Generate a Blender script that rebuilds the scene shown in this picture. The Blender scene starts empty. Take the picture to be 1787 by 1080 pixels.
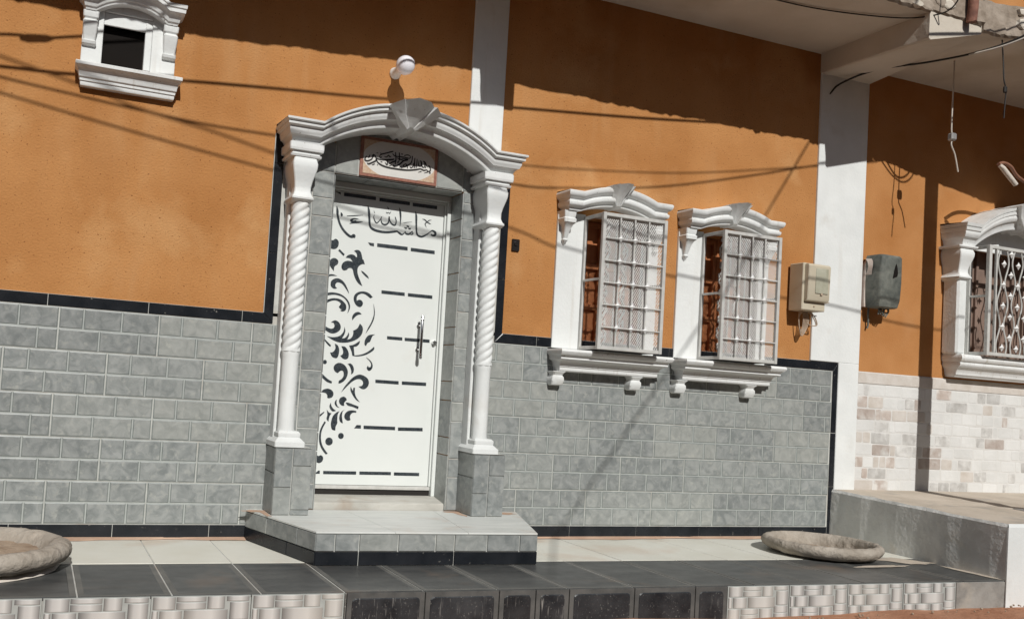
import bpy, math, random
from mathutils import Vector, Matrix

# ------------------------------------------------------------------ camera, sky, sun, exposure
scene = bpy.context.scene
COL = scene.collection
CAM_LOC = Vector((0.1771, -5.7062, 0.9315))
YAW, PITCH, ROLL = 0.370397, 0.0483704, 0.0631151
FOCAL_PX, PIX_W = 1612.608, 1787.0
_f = Vector((math.sin(YAW) * math.cos(PITCH), math.cos(YAW) * math.cos(PITCH), math.sin(PITCH)))
_r0 = Vector((math.cos(YAW), -math.sin(YAW), 0))
_u0 = _r0.cross(_f)
_r = _r0 * math.cos(ROLL) + _u0 * math.sin(ROLL)
_u = _u0 * math.cos(ROLL) - _r0 * math.sin(ROLL)
cam_data = bpy.data.cameras.new('camera')
cam = bpy.data.objects.new('camera', cam_data)
COL.objects.link(cam)
cam.matrix_world = Matrix(((_r.x, _u.x, -_f.x, CAM_LOC.x), (_r.y, _u.y, -_f.y, CAM_LOC.y),
                           (_r.z, _u.z, -_f.z, CAM_LOC.z), (0, 0, 0, 1)))
cam_data.sensor_width = 36.0
cam_data.sensor_fit = 'HORIZONTAL'
cam_data.lens = FOCAL_PX / PIX_W * 36.0
cam_data.shift_x = (893.5 - 693.0) / PIX_W
cam_data.shift_y = (590.0 - 540.0) / PIX_W
cam_data.clip_start = 0.05
cam_data.clip_end = 2000.0
scene.camera = cam

KX, KZ = 0.08, 0.75            # the light drifts +KX in x and falls KZ per metre towards the wall
sun_dir = Vector((KX, 1.0, -KZ)).normalized()
world = bpy.data.worlds.new('World')
scene.world = world
world.use_nodes = True
wn = world.node_tree
for n in list(wn.nodes):
    wn.nodes.remove(n)
w_out = wn.nodes.new('ShaderNodeOutputWorld')
w_bg = wn.nodes.new('ShaderNodeBackground')
w_sky = wn.nodes.new('ShaderNodeTexSky')
w_sky.sky_type = 'NISHITA'
w_sky.sun_disc = False
w_sky.sun_elevation = math.asin(-sun_dir.z)
w_sky.sun_rotation = math.pi - math.atan2(-sun_dir.x, sun_dir.y)
w_bg.inputs['Strength'].default_value = 0.05
wn.links.new(w_sky.outputs[0], w_bg.inputs[0])
wn.links.new(w_bg.outputs[0], w_out.inputs[0])

sun_data = bpy.data.lights.new('sun', 'SUN')
sun_data.energy = 5.0
sun_data.angle = math.radians(0.53)
sun_data.color = (1.0, 0.985, 0.945)
sun = bpy.data.objects.new('sun', sun_data)
COL.objects.link(sun)
sun.rotation_euler = sun_dir.to_track_quat('-Z', 'Y').to_euler()
sun.location = (0, -20, 16)

scene.view_settings.view_transform = 'Standard'
scene.view_settings.look = 'None'
scene.view_settings.gamma = 1.0
scene.view_settings.use_curve_mapping = False
scene.view_settings.exposure = -0.41

R = random.Random(7)

# ------------------------------------------------------------------ traced lettering and ornament (metres, x and z in the plane of the door / plaque)
SCROLLS = [[[1.9371,1.8669],[1.9486,1.8593],[1.9636,1.8557],[1.9798,1.8672],[1.9949,1.8629],[2.005,1.848],[2.0049,1.8265],[1.9958,1.8076],[1.9795,1.7979],[1.9573,1.7979],[1.9401,1.8067]],[[2.0148,1.8018],[2.0526,1.7709],[2.045,1.7583],[2.0052,1.7908]],[[1.9851,1.6494],[1.9577,1.6786],[1.9491,1.7026],[1.9555,1.7229],[1.9715,1.736],[1.99,1.7373],[2.0073,1.7267],[2.0118,1.7111],[2.0051,1.6961],[1.9907,1.6856],[1.9851,1.6726]],[[2.1163,1.7995],[2.1329,1.8093],[2.1518,1.8089],[2.1657,1.7978],[2.1743,1.7771],[2.1822,1.749],[2.1883,1.749],[2.2001,1.7177],[2.1848,1.7186],[2.1644,1.7075],[2.152,1.69],[2.1507,1.6628],[2.1606,1.6314],[2.1774,1.5989],[2.1921,1.5697],[2.1669,1.5817],[2.1428,1.6081],[2.126,1.6423],[2.1161,1.6737],[2.1013,1.6829],[2.0846,1.6793],[2.0739,1.6675],[2.0535,1.6618],[2.04,1.6711],[2.0354,1.6885],[2.0418,1.7089],[2.058,1.7231],[2.082,1.7304],[2.1124,1.7264],[2.1024,1.7387],[2.0887,1.748],[2.0605,1.7485],[2.0746,1.7662],[2.0968,1.7751],[2.1195,1.7729],[2.1353,1.7602],[2.1409,1.7626],[2.1381,1.7803],[2.1299,1.792]],[[2.1757,1.6726],[2.1931,1.6672],[2.2267,1.6417],[2.2353,1.6227],[2.2097,1.6382],[2.1879,1.6558]],[[1.9349,1.6158],[1.9548,1.6256],[1.9806,1.6283],[2.0108,1.6199],[1.9811,1.6176],[1.9555,1.6115],[1.9381,1.5895]],[[1.9318,1.7879],[1.9523,1.7867],[1.9378,1.779]],[[1.9717,1.5832],[1.9968,1.6017],[2.0227,1.6043],[2.0495,1.5927],[2.0732,1.5682],[2.0959,1.5274],[2.1006,1.5082],[2.0824,1.5333],[2.0546,1.5646],[2.0354,1.576],[2.0148,1.5775],[2.0024,1.5649],[2.0032,1.5489],[2.0156,1.5383],[1.9966,1.5322],[1.9795,1.5395],[1.9687,1.5545]],[[1.9391,1.4966],[1.9718,1.5068],[2.0127,1.5071],[2.0505,1.4981],[2.0853,1.4763],[2.1073,1.4497],[2.1151,1.4218],[2.1099,1.3963],[2.0978,1.3745],[2.1039,1.4029],[2.1035,1.4279],[2.0921,1.4519],[2.0703,1.475],[2.0397,1.4882],[2.0022,1.4929],[1.9654,1.4873],[1.94,1.4789]],[[1.9381,1.4433],[1.9667,1.4619],[2.0034,1.4706],[2.0408,1.4669],[2.0678,1.4515],[2.0844,1.4334],[2.0885,1.4123],[2.0819,1.3938],[2.0617,1.3856],[2.0464,1.3925],[2.0592,1.3972],[2.0439,1.4048],[2.0359,1.4148],[2.0445,1.4298],[2.0498,1.4356],[2.0361,1.4486],[2.0153,1.4549],[1.9931,1.4536],[1.964,1.4421],[1.9385,1.4203]],[[2.2719,1.5015],[2.2551,1.492],[2.2334,1.5062],[2.2119,1.5168],[2.189,1.5176],[2.1686,1.5074],[2.1581,1.4902],[2.1593,1.467],[2.1759,1.4757],[2.1932,1.4719],[2.2042,1.4567],[2.2005,1.4384],[2.1859,1.4263],[2.1667,1.4307],[2.1489,1.4463],[2.1375,1.4704],[2.1378,1.4955],[2.1493,1.5146],[2.1695,1.528],[2.1958,1.5341],[2.2225,1.533],[2.2498,1.5222]],[[2.1376,1.3324],[2.1336,1.3518],[2.1395,1.3702],[2.1538,1.3858],[2.1724,1.3928],[2.1897,1.3889],[2.2004,1.3783],[2.1771,1.3734],[2.1552,1.3572]],[[2.2797,1.4599],[2.2889,1.43],[2.2945,1.3943],[2.2907,1.3542],[2.2789,1.3207],[2.2614,1.2869],[2.2365,1.2489],[2.2517,1.2897],[2.2691,1.3235],[2.2809,1.357],[2.2876,1.3937]],[[1.9422,1.2878],[1.9613,1.2734],[1.9877,1.2649],[2.0078,1.2701],[2.0144,1.2866],[2.006,1.3055],[1.9875,1.3057],[2.0053,1.3196],[2.0219,1.3228],[2.0429,1.3121],[2.057,1.2918],[2.0581,1.2706],[2.0459,1.2518],[2.0224,1.2375],[1.9966,1.2337],[1.9703,1.2423],[1.9399,1.2593]],[[1.9647,1.2139],[2.0001,1.2095],[2.0333,1.2138],[2.0589,1.2247],[2.0765,1.2457],[2.0831,1.264],[2.0839,1.2855],[2.0926,1.2612],[2.0882,1.2359],[2.0729,1.2062],[2.0932,1.2113],[2.1091,1.2304],[2.1156,1.2523],[2.1211,1.2313],[2.1105,1.2019],[2.1309,1.2088],[2.1451,1.226],[2.1497,1.2478],[2.147,1.2637],[2.1763,1.2822],[2.1917,1.3157],[2.2097,1.2992],[2.2166,1.2746],[2.2087,1.2417],[2.1836,1.2128],[2.1468,1.1922],[2.1023,1.1799],[2.0537,1.1781],[2.0084,1.1906]],[[2.3076,1.2512],[2.289,1.2389],[2.2804,1.2184],[2.2719,1.198],[2.2552,1.1877],[2.2466,1.1673],[2.2347,1.1772],[2.2353,1.2042],[2.2456,1.2266],[2.2658,1.2443]],[[1.9404,1.2067],[1.9605,1.187],[1.9991,1.1545],[1.9959,1.1443],[1.9768,1.1564],[1.9417,1.1944]],[[2.0244,1.1677],[2.0454,1.1579],[2.0578,1.1339],[2.0575,1.1019],[2.0495,1.0765],[2.033,1.0711],[2.0102,1.0809],[1.996,1.1064],[2.0125,1.1094],[2.0266,1.1246],[2.0313,1.1426]],[[2.0717,1.1534],[2.0961,1.1527],[2.1158,1.1345],[2.1277,1.1068],[2.1242,1.0781],[2.1059,1.0679],[2.0851,1.0736],[2.0685,1.0902],[2.0837,1.1002],[2.0866,1.1182],[2.0799,1.1391]],[[2.1257,1.162],[2.1554,1.1696],[2.1811,1.1858],[2.2001,1.2008],[2.1984,1.1817],[2.1823,1.1626],[2.1592,1.1555],[2.1684,1.099],[2.2078,1.106],[2.2488,1.1225],[2.282,1.1465],[2.304,1.1679],[2.3057,1.1482],[2.2793,1.1247],[2.2383,1.1038],[2.1895,1.0933],[2.1535,1.0951],[2.1444,1.1259]],[[1.9782,1.0415],[1.9766,1.0344],[1.9718,1.0289],[1.9649,1.0265],[1.9578,1.0279],[1.9525,1.0328],[1.9502,1.0397],[1.9518,1.0468],[1.9566,1.0523],[1.9635,1.0547],[1.9706,1.0533],[1.9759,1.0484]],[[2.0602,0.9725],[2.0413,0.9802],[2.0293,0.9971],[2.029,1.0166],[2.0423,1.0334],[2.0642,1.042],[2.0906,1.0366],[2.114,1.0186],[2.1286,0.9892],[2.1265,0.957],[2.111,0.9276],[2.0858,0.9084],[2.0693,0.9039],[2.0702,0.9217],[2.0882,0.9352],[2.1003,0.9554],[2.0991,0.9803],[2.0892,0.991],[2.0744,0.9876]],[[2.1225,1.0369],[2.1429,1.0429],[2.1604,1.0305],[2.1711,1.0062],[2.1667,0.9809],[2.1521,0.97],[2.153,0.9908],[2.1442,1.0152],[2.1321,1.0322]],[[2.2484,1.092],[2.2699,1.0826],[2.2918,1.0643],[2.3034,1.0399],[2.2998,1.0181],[2.2853,1.0027],[2.2698,1.0054],[2.2614,1.021],[2.2683,1.0358],[2.2765,1.0256],[2.2878,1.0281],[2.2908,1.0463],[2.2783,1.067]],[[1.938,0.9754],[1.965,0.9507],[1.9957,0.9278],[2.023,0.9153],[2.02,0.901],[1.9817,0.9129],[1.9393,0.9508]],[[2.0912,0.8452],[2.1117,0.8836],[2.1399,0.9208],[2.1685,0.9511],[2.1979,0.9689],[2.2242,0.9724],[2.2552,0.9617],[2.2771,0.9433],[2.284,0.9186],[2.2757,0.893],[2.2556,0.8768],[2.2327,0.878],[2.2111,0.8921],[2.2336,0.8977],[2.2424,0.9126],[2.2377,0.9302],[2.2182,0.9416],[2.1918,0.9382],[2.1625,0.9204],[2.1338,0.892]],[[1.9526,0.8393],[1.9646,0.8558],[1.99,0.8653],[2.0122,0.8631],[2.0314,0.8507],[2.0391,0.8299],[2.0297,0.81],[2.0079,0.8018],[1.9966,0.8065],[1.9958,0.8223],[1.9822,0.8356]],[[2.1565,0.889],[2.173,0.8604],[2.1757,0.8819],[2.1878,0.8826],[2.1887,0.8487],[2.2016,0.8173],[2.2296,0.7866],[2.1985,0.8029],[2.1704,0.837],[2.1558,0.8647]],[[2.1112,0.8189],[2.1285,0.8099],[2.1348,0.7967],[2.124,0.7866],[2.1172,0.7738],[2.1209,0.7591],[2.103,0.7582],[2.0855,0.7722],[2.0808,0.7914],[2.0892,0.8096]],[[2.1281,0.7797],[2.1545,0.7785],[2.2216,0.7576],[2.2187,0.7397],[2.1783,0.7537],[2.1441,0.7609]],[[2.0656,0.7977],[2.0642,0.7746],[2.0734,0.7539],[2.0888,0.7433],[2.07,0.7466],[2.0544,0.7618],[2.0517,0.7775],[2.0567,0.7902]],[[2.0248,0.7744],[2.0295,0.7552],[2.0446,0.7348],[2.0657,0.7223],[2.0418,0.7163],[2.0244,0.7303],[2.016,0.751]],[[1.9987,0.7272],[2.0163,0.7087],[2.0343,0.7043],[2.0214,0.6807],[2.0164,0.647],[2.0018,0.6658],[2.0059,0.6941]],[[2.0899,0.721],[2.0781,0.6975],[2.0774,0.6585],[2.079,0.6409],[2.0691,0.6157],[2.0685,0.591],[2.0554,0.5922],[2.042,0.6005],[2.0344,0.6284],[2.0372,0.6603],[2.0469,0.6889],[2.0681,0.7111]],[[2.1286,0.7335],[2.1124,0.7203],[2.108,0.6953],[2.1111,0.6706],[2.1182,0.6408],[2.1011,0.6472],[2.0906,0.6697],[2.0929,0.6981],[2.1049,0.72]],[[2.2079,0.7267],[2.2066,0.7159],[2.184,0.7148],[2.1696,0.7017],[2.1648,0.6837],[2.1706,0.6662],[2.1529,0.6594],[2.1337,0.6681],[2.1246,0.6854],[2.1299,0.707],[2.1496,0.7249],[2.1794,0.7306]],[[1.981,0.7123],[1.9797,0.7017],[1.9343,0.6575],[1.9352,0.6751]],[[1.9897,0.6497],[1.9993,0.6424],[1.9793,0.6001],[1.9719,0.5647],[1.9739,0.5261],[1.9848,0.4914],[2.0027,0.4639],[2.0262,0.4366],[2.0136,0.4299],[1.9884,0.4565],[1.9683,0.4909],[1.959,0.5291],[1.9589,0.5677],[1.9663,0.6031]],[[2.0554,0.5178],[2.0534,0.5064],[2.0467,0.4971],[2.0366,0.4917],[2.0251,0.4914],[2.0145,0.496],[2.0069,0.5048],[2.0038,0.516],[2.0058,0.5273],[2.0125,0.5366],[2.0226,0.542],[2.0341,0.5425],[2.0447,0.5378],[2.0523,0.529]],[[2.1298,0.5573],[2.1277,0.5471],[2.1208,0.5395],[2.1111,0.5364],[2.1011,0.5388],[2.0935,0.5459],[2.0903,0.5558],[2.0925,0.566],[2.0993,0.5736],[2.1091,0.5767],[2.1191,0.5744],[2.1267,0.5673]],[[1.947,0.4411],[1.9514,0.4255],[1.9646,0.4189],[1.979,0.4246],[1.9942,0.4145],[1.9969,0.3971],[1.9885,0.3811],[1.9706,0.3718],[1.9501,0.38],[1.9363,0.3988],[1.9345,0.4198]]]
BARS = [[[1.9569,2.1849],[1.9964,2.1837],[1.9975,2.1622],[1.996,2.1685]],[[2.019,2.1857],[2.2486,2.1868],[2.2498,2.1627],[2.0201,2.1619]],[[2.2744,2.1836],[2.4991,2.1843],[2.5002,2.1599],[2.2756,2.1595]],[[2.5208,2.1815],[2.7051,2.183],[2.7063,2.1583],[2.522,2.1571]],[[2.212,1.8694],[2.2561,1.869],[2.2571,1.8471],[2.2292,1.8495]],[[2.2792,1.8716],[2.5033,1.8716],[2.5045,1.8461],[2.2804,1.8465]],[[2.5274,1.8687],[2.7078,1.8676],[2.7089,1.843],[2.5286,1.8443]],[[2.332,1.5549],[2.5031,1.5546],[2.5042,1.5314],[2.3331,1.5319]],[[2.527,1.5535],[2.7104,1.554],[2.7115,1.5305],[2.5281,1.5303]],[[2.3938,1.2465],[2.506,1.2463],[2.5071,1.2243],[2.3949,1.2246]],[[2.5239,1.2454],[2.7104,1.2463],[2.7114,1.2241],[2.5249,1.2234]],[[2.3291,0.9459],[2.4992,0.9451],[2.5003,0.9221],[2.3302,0.9231]],[[2.5229,0.9455],[2.7039,0.9473],[2.705,0.924],[2.524,0.9224]],[[2.216,0.6337],[2.2467,0.6338],[2.2479,0.6109],[2.1992,0.6101]],[[2.2661,0.6322],[2.4943,0.6332],[2.4954,0.61],[2.2672,0.6092]],[[2.5156,0.6304],[2.6988,0.6342],[2.7,0.6107],[2.5167,0.6071]],[[1.9694,0.3231],[1.9794,0.3234],[1.9804,0.3021],[1.9433,0.3012]],[[2.0031,0.3216],[2.2338,0.3236],[2.2349,0.302],[2.0041,0.3003]],[[2.2569,0.3241],[2.4841,0.3259],[2.4852,0.304],[2.2579,0.3025]],[[2.5066,0.324],[2.6933,0.3248],[2.6944,0.3026],[2.5077,0.3021]]]
STROKES = [[[1.9749,2.0882,0.0026],[1.9814,2.058,0.0121],[1.9855,2.0252,0.0112],[2.0029,1.975,0.0112],[2.0298,1.9353,0.0121],[2.0637,1.9059,0.013],[2.0893,1.8946,0.0138],[2.109,1.9017,0.019],[2.1157,1.8881,0.0035]],[[2.0067,2.0493,0.0026],[2.0134,2.0344,0.0121],[2.014,2.0216,0.0026]],[[2.05,2.0304,0.0035],[2.1072,2.0395,0.0052],[2.1648,2.0501,0.0017]],[[2.1334,2.0197,0.0026],[2.1032,2.0184,0.0069],[2.0813,2.0046,0.0112],[2.0942,1.9981,0.0078],[2.1189,2.0059,0.006]],[[2.0725,1.9811,0.0022],[2.0995,1.9915,0.0095],[2.1345,1.9982,0.0086],[2.1644,2.0053,0.0026]],[[2.1944,2.1189,0.0026],[2.2036,2.0863,0.0121],[2.2115,2.0294,0.0112],[2.2188,1.9844,0.0112],[2.2428,1.9632,0.013],[2.2893,1.9542,0.013],[2.3408,1.9545,0.0121],[2.3921,1.964,0.0104],[2.4229,1.9725,0.0078]],[[2.2391,2.0908,0.0013],[2.2465,2.0748,0.0035]],[[2.2455,2.065,0.0017],[2.2413,2.0451,0.0043],[2.2528,2.02,0.006],[2.2661,2.0095,0.006],[2.2857,2.0289,0.0043],[2.2997,2.0573,0.0035],[2.2954,2.0398,0.0043],[2.3045,2.0118,0.0069],[2.328,2.0049,0.0086],[2.3504,2.0222,0.0069],[2.3536,2.064,0.0069],[2.3572,2.0425,0.006],[2.3766,2.0157,0.0078],[2.4002,2.0113,0.0078],[2.4067,2.0389,0.006],[2.3975,2.067,0.0052]],[[2.3289,2.0925,0.0022],[2.337,2.0848,0.0043],[2.3455,2.0922,0.0026],[2.3551,2.0861,0.0043],[2.3638,2.0994,0.0022]],[[2.3348,2.1297,0.0017],[2.3431,2.1186,0.006],[2.3461,2.1117,0.0013]],[[2.4245,2.1339,0.0022],[2.4322,2.1056,0.0104],[2.4379,2.0623,0.0078],[2.437,2.006,0.0022]],[[2.4592,2.0331,0.0013],[2.4825,2.0394,0.003],[2.5243,2.0475,0.0013]],[[2.4684,2.0049,0.0026],[2.4818,1.9991,0.0086],[2.4896,2.0025,0.0026]],[[2.4836,2.0165,0.0026],[2.4969,2.0132,0.0086],[2.5047,2.0156,0.0026]],[[2.4975,2.001,0.0026],[2.5097,1.9986,0.0086],[2.52,2.0037,0.0026]],[[2.4125,1.9737,0.0043],[2.4366,1.9595,0.0104],[2.4553,1.952,0.0078],[2.4704,1.9635,0.0043],[2.4777,1.9766,0.0022],[2.4836,1.9626,0.0078],[2.5047,1.9602,0.0086],[2.5225,1.9746,0.006],[2.5299,1.9853,0.0026]],[[2.53,1.9828,0.0022],[2.5361,1.9664,0.006],[2.518,1.9583,0.0043]],[[2.5444,2.1247,0.0022],[2.5528,2.0913,0.0112],[2.5565,2.0376,0.0095],[2.5614,1.989,0.0086],[2.5734,1.9609,0.0095],[2.6029,1.9545,0.0095],[2.6289,1.9674,0.0078],[2.6496,1.9822,0.0052],[2.665,1.9964,0.0043],[2.6806,2.0057,0.0078],[2.7026,1.9959,0.0121],[2.7034,1.9787,0.0121],[2.685,1.9715,0.0086],[2.6711,1.9798,0.0043]],[[2.5997,2.0774,0.0017],[2.6185,2.0748,0.0052],[2.6351,2.062,0.006],[2.657,2.0523,0.0052],[2.6651,2.0509,0.0013]],[[2.6691,2.0786,0.0017],[2.6506,2.0738,0.0043],[2.6352,2.0596,0.0043],[2.6225,2.0457,0.0052],[2.6343,2.0224,0.0013]]]
PLAQUE_STROKES = [[[2.0916,2.4023,0.0018],[2.0812,2.3831,0.0054],[2.0837,2.3707,0.0066],[2.1021,2.3703,0.0066],[2.1248,2.3832,0.0054],[2.1322,2.3971,0.0048],[2.1393,2.4174,0.0048],[2.1298,2.408,0.0042],[2.1463,2.4136,0.0048],[2.1575,2.3977,0.0054],[2.1816,2.3916,0.006],[2.2154,2.3934,0.006],[2.2559,2.4,0.0066],[2.2795,2.4061,0.0054],[2.2824,2.413,0.0018]],[[2.0964,2.3566,0.0024],[2.1069,2.3502,0.0066],[2.1296,2.3615,0.0066],[2.1555,2.3781,0.0066],[2.1578,2.3929,0.0042],[2.1657,2.3764,0.0048],[2.1766,2.3652,0.0066],[2.2046,2.3532,0.0072],[2.2459,2.3463,0.0072],[2.2939,2.3452,0.0072],[2.342,2.3457,0.0072],[2.3902,2.3493,0.0066],[2.4417,2.36,0.0066],[2.4761,2.3698,0.0054],[2.5011,2.3636,0.006],[2.5218,2.3699,0.0042],[2.5294,2.3611,0.0048],[2.5467,2.3669,0.0054],[2.5471,2.3866,0.0048],[2.541,2.3989,0.0018]],[[2.1306,2.3473,0.0018],[2.1421,2.3521,0.0048],[2.1518,2.3584,0.0018]],[[2.1126,2.4134,0.0018],[2.1101,2.4018,0.0048],[2.1042,2.3898,0.0042]],[[2.1553,2.4294,0.0015],[2.1686,2.433,0.0036]],[[2.1671,2.3558,0.0015],[2.1716,2.35,0.0042]],[[2.1801,2.4139,0.0024],[2.1928,2.427,0.0048],[2.2259,2.44,0.0048],[2.2658,2.4557,0.0048],[2.2759,2.4589,0.0024]],[[2.1853,2.4372,0.0018],[2.1893,2.4281,0.0042]],[[2.1802,2.4123,0.0042],[2.1877,2.4022,0.0036],[2.1955,2.4114,0.0036]],[[2.2139,2.4157,0.0024],[2.2277,2.4129,0.0036],[2.2437,2.4282,0.0042],[2.2513,2.418,0.0036],[2.2611,2.4244,0.003]],[[2.1894,2.3767,0.0042],[2.203,2.3761,0.003]],[[2.2199,2.378,0.0018],[2.2309,2.3667,0.0042],[2.2378,2.3645,0.0048],[2.2378,2.3903,0.0042]],[[2.2478,2.3692,0.0024],[2.2706,2.3854,0.006],[2.2937,2.3985,0.0054],[2.2956,2.4214,0.0042],[2.2898,2.4561,0.0042]],[[2.2486,2.3564,0.0015],[2.2668,2.3655,0.0042]],[[2.2818,2.3709,0.003],[2.2859,2.3618,0.006],[2.3028,2.3659,0.006],[2.3291,2.3843,0.006],[2.3517,2.407,0.006],[2.3821,2.418,0.0054],[2.3577,2.4209,0.0042],[2.3369,2.4211,0.003]],[[2.3172,2.457,0.0042],[2.3211,2.4252,0.0042],[2.3177,2.3988,0.0036],[2.3116,2.3882,0.0036],[2.306,2.3938,0.003]],[[2.3026,2.4192,0.0024],[2.3271,2.4131,0.0054],[2.3515,2.4103,0.0024]],[[2.2898,2.4561,0.0036],[2.2955,2.4117,0.0042],[2.2935,2.3758,0.0042]],[[2.2701,2.4435,0.003],[2.2811,2.4322,0.0042],[2.3019,2.4288,0.0042],[2.3501,2.4311,0.0042],[2.3918,2.4292,0.0042],[2.3978,2.4431,0.003],[2.3765,2.4497,0.0042],[2.3528,2.4413,0.0036]],[[2.3315,2.4495,0.0042],[2.3436,2.4496,0.0036]],[[2.4114,2.4484,0.0042],[2.4114,2.4223,0.0042],[2.4043,2.3985,0.0048],[2.3845,2.3826,0.0048],[2.3646,2.37,0.0054],[2.3489,2.371,0.0042],[2.3568,2.3818,0.0036],[2.3703,2.3871,0.0042],[2.3798,2.3754,0.0042],[2.3826,2.3596,0.003]],[[2.324,2.3576,0.0018],[2.3404,2.3697,0.0042]],[[2.3987,2.3782,0.0024],[2.4063,2.3679,0.0042],[2.4196,2.378,0.0042],[2.425,2.4015,0.0036]],[[2.4312,2.4383,0.0036],[2.4299,2.4055,0.0048],[2.4306,2.3698,0.0042]],[[2.4472,2.4342,0.003],[2.4474,2.4048,0.0042],[2.4444,2.3718,0.003]],[[2.4617,2.4265,0.0018],[2.46,2.4001,0.0042],[2.4643,2.3877,0.0042],[2.4815,2.3935,0.0036],[2.4724,2.4248,0.003],[2.48,2.4161,0.0042],[2.4871,2.3878,0.0048],[2.503,2.3868,0.0042],[2.5048,2.4132,0.0048],[2.4934,2.4247,0.0036],[2.5061,2.42,0.0036],[2.5161,2.4018,0.0036],[2.5104,2.3813,0.0042]],[[2.524,2.3898,0.003],[2.5375,2.3983,0.0048],[2.5419,2.3859,0.0042]],[[2.4602,2.3447,0.0015],[2.4841,2.3546,0.0042]],[[2.504,2.346,0.0015],[2.5297,2.3563,0.0042]],[[2.5405,2.3535,0.0066],[2.5512,2.3528,0.0066]]]

# ------------------------------------------------------------------ materials
def mat(name, c1, c2=None, scale=5.0, rough=0.6, metal=0.0, bump=0.0, bscale=60.0, objvar=0.0,
        c3=None, s3=1.5, lo3=0.55, hi3=0.75, spec=0.4, distort=0.0, c4=None, s4=200.0, lo4=0.68, hi4=0.72,
        stretch=None, rvar=0.0, streak=None, sst=(14.0, 14.0, 0.7), slo=0.56, shi=0.74, tint=None, emit=None, trans=0.0, detail=6.0):
    m = bpy.data.materials.new(name)
    m.use_nodes = True
    nt = m.node_tree
    N, L = nt.nodes, nt.links
    b = N['Principled BSDF']
    geo = N.new('ShaderNodeNewGeometry')
    pos = geo.outputs['Position']
    if stretch:
        mp = N.new('ShaderNodeMapping')
        mp.inputs['Scale'].default_value = stretch
        L.new(pos, mp.inputs['Vector'])
        pos2 = mp.outputs[0]
    else:
        pos2 = pos

    def noise(s, det=6.0, dist=0.0, p=pos, rg=0.55):
        n = N.new('ShaderNodeTexNoise')
        n.inputs['Scale'].default_value = s
        n.inputs['Detail'].default_value = det
        n.inputs['Roughness'].default_value = rg
        n.inputs['Distortion'].default_value = dist
        L.new(p, n.inputs['Vector'])
        return n.outputs['Fac']

    def ramp(fac, a, c):
        r = N.new('ShaderNodeMapRange')
        r.inputs['From Min'].default_value = a
        r.inputs['From Max'].default_value = c
        r.clamp = True
        L.new(fac, r.inputs['Value'])
        return r.outputs[0]

    def mix(fac, a, c):
        x = N.new('ShaderNodeMix')
        x.data_type = 'RGBA'
        if isinstance(fac, float):
            x.inputs[0].default_value = fac
        else:
            L.new(fac, x.inputs[0])
        for s, v in ((6, a), (7, c)):
            if isinstance(v, tuple):
                x.inputs[s].default_value = (*v, 1)
            else:
                L.new(v, x.inputs[s])
        return x.outputs[2]
    colr = c1
    if c2 is not None:
        colr = mix(ramp(noise(scale, detail, distort, pos2), 0.34, 0.66), c1, c2)
    if c3 is not None:
        colr = mix(ramp(noise(s3, 5.0, 0.3), lo3, hi3), colr, c3)
    if c4 is not None:
        colr = mix(ramp(noise(s4, 2.0, 0.0, pos2), lo4, hi4), colr, c4)
    if streak is not None:
        mp2 = N.new('ShaderNodeMapping')
        mp2.inputs['Scale'].default_value = sst
        L.new(pos, mp2.inputs['Vector'])
        st_ = ramp(noise(1.0, 4.0, 0.2, mp2.outputs[0]), slo, shi)
        gate = ramp(noise(0.9, 3.0), 0.42, 0.62)
        mu = N.new('ShaderNodeMath')
        mu.operation = 'MULTIPLY'
        L.new(st_, mu.inputs[0])
        L.new(gate, mu.inputs[1])
        colr = mix(mu.outputs[0], colr, streak)
    if tint is not None:
        oi2 = N.new('ShaderNodeObjectInfo')
        colr = mix(ramp(oi2.outputs['Random'], 0.55, 1.6), colr, tint)
    if objvar > 0:
        oi = N.new('ShaderNodeObjectInfo')
        mr = N.new('ShaderNodeMapRange')
        mr.inputs['To Min'].default_value = 1.0 - objvar
        mr.inputs['To Max'].default_value = 1.0 + objvar
        L.new(oi.outputs['Random'], mr.inputs['Value'])
        hs = N.new('ShaderNodeHueSaturation')
        if isinstance(colr, tuple):
            hs.inputs['Color'].default_value = (*colr, 1)
        else:
            L.new(colr, hs.inputs['Color'])
        L.new(mr.outputs[0], hs.inputs['Value'])
        colr = hs.outputs[0]
    if isinstance(colr, tuple):
        b.inputs['Base Color'].default_value = (*colr, 1)
    else:
        L.new(colr, b.inputs['Base Color'])
    b.inputs['Metallic'].default_value = metal
    b.inputs['Specular IOR Level'].default_value = spec
    if rvar > 0:
        mr = N.new('ShaderNodeMapRange')
        mr.inputs['To Min'].default_value = max(0.02, rough - rvar)
        mr.inputs['To Max'].default_value = min(1.0, rough + rvar)
        L.new(noise(9.0), mr.inputs['Value'])
        L.new(mr.outputs[0], b.inputs['Roughness'])
    else:
        b.inputs['Roughness'].default_value = rough
    if bump > 0:
        bp = N.new('ShaderNodeBump')
        bp.inputs['Strength'].default_value = 1.0
        bp.inputs['Distance'].default_value = bump
        L.new(noise(bscale, 5.0), bp.inputs['Height'])
        L.new(bp.outputs[0], b.inputs['Normal'])
    if emit:
        b.inputs['Emission Color'].default_value = (*emit[0], 1)
        b.inputs['Emission Strength'].default_value = emit[1]
    if trans:
        b.inputs['Transmission Weight'].default_value = trans
    return m


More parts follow.
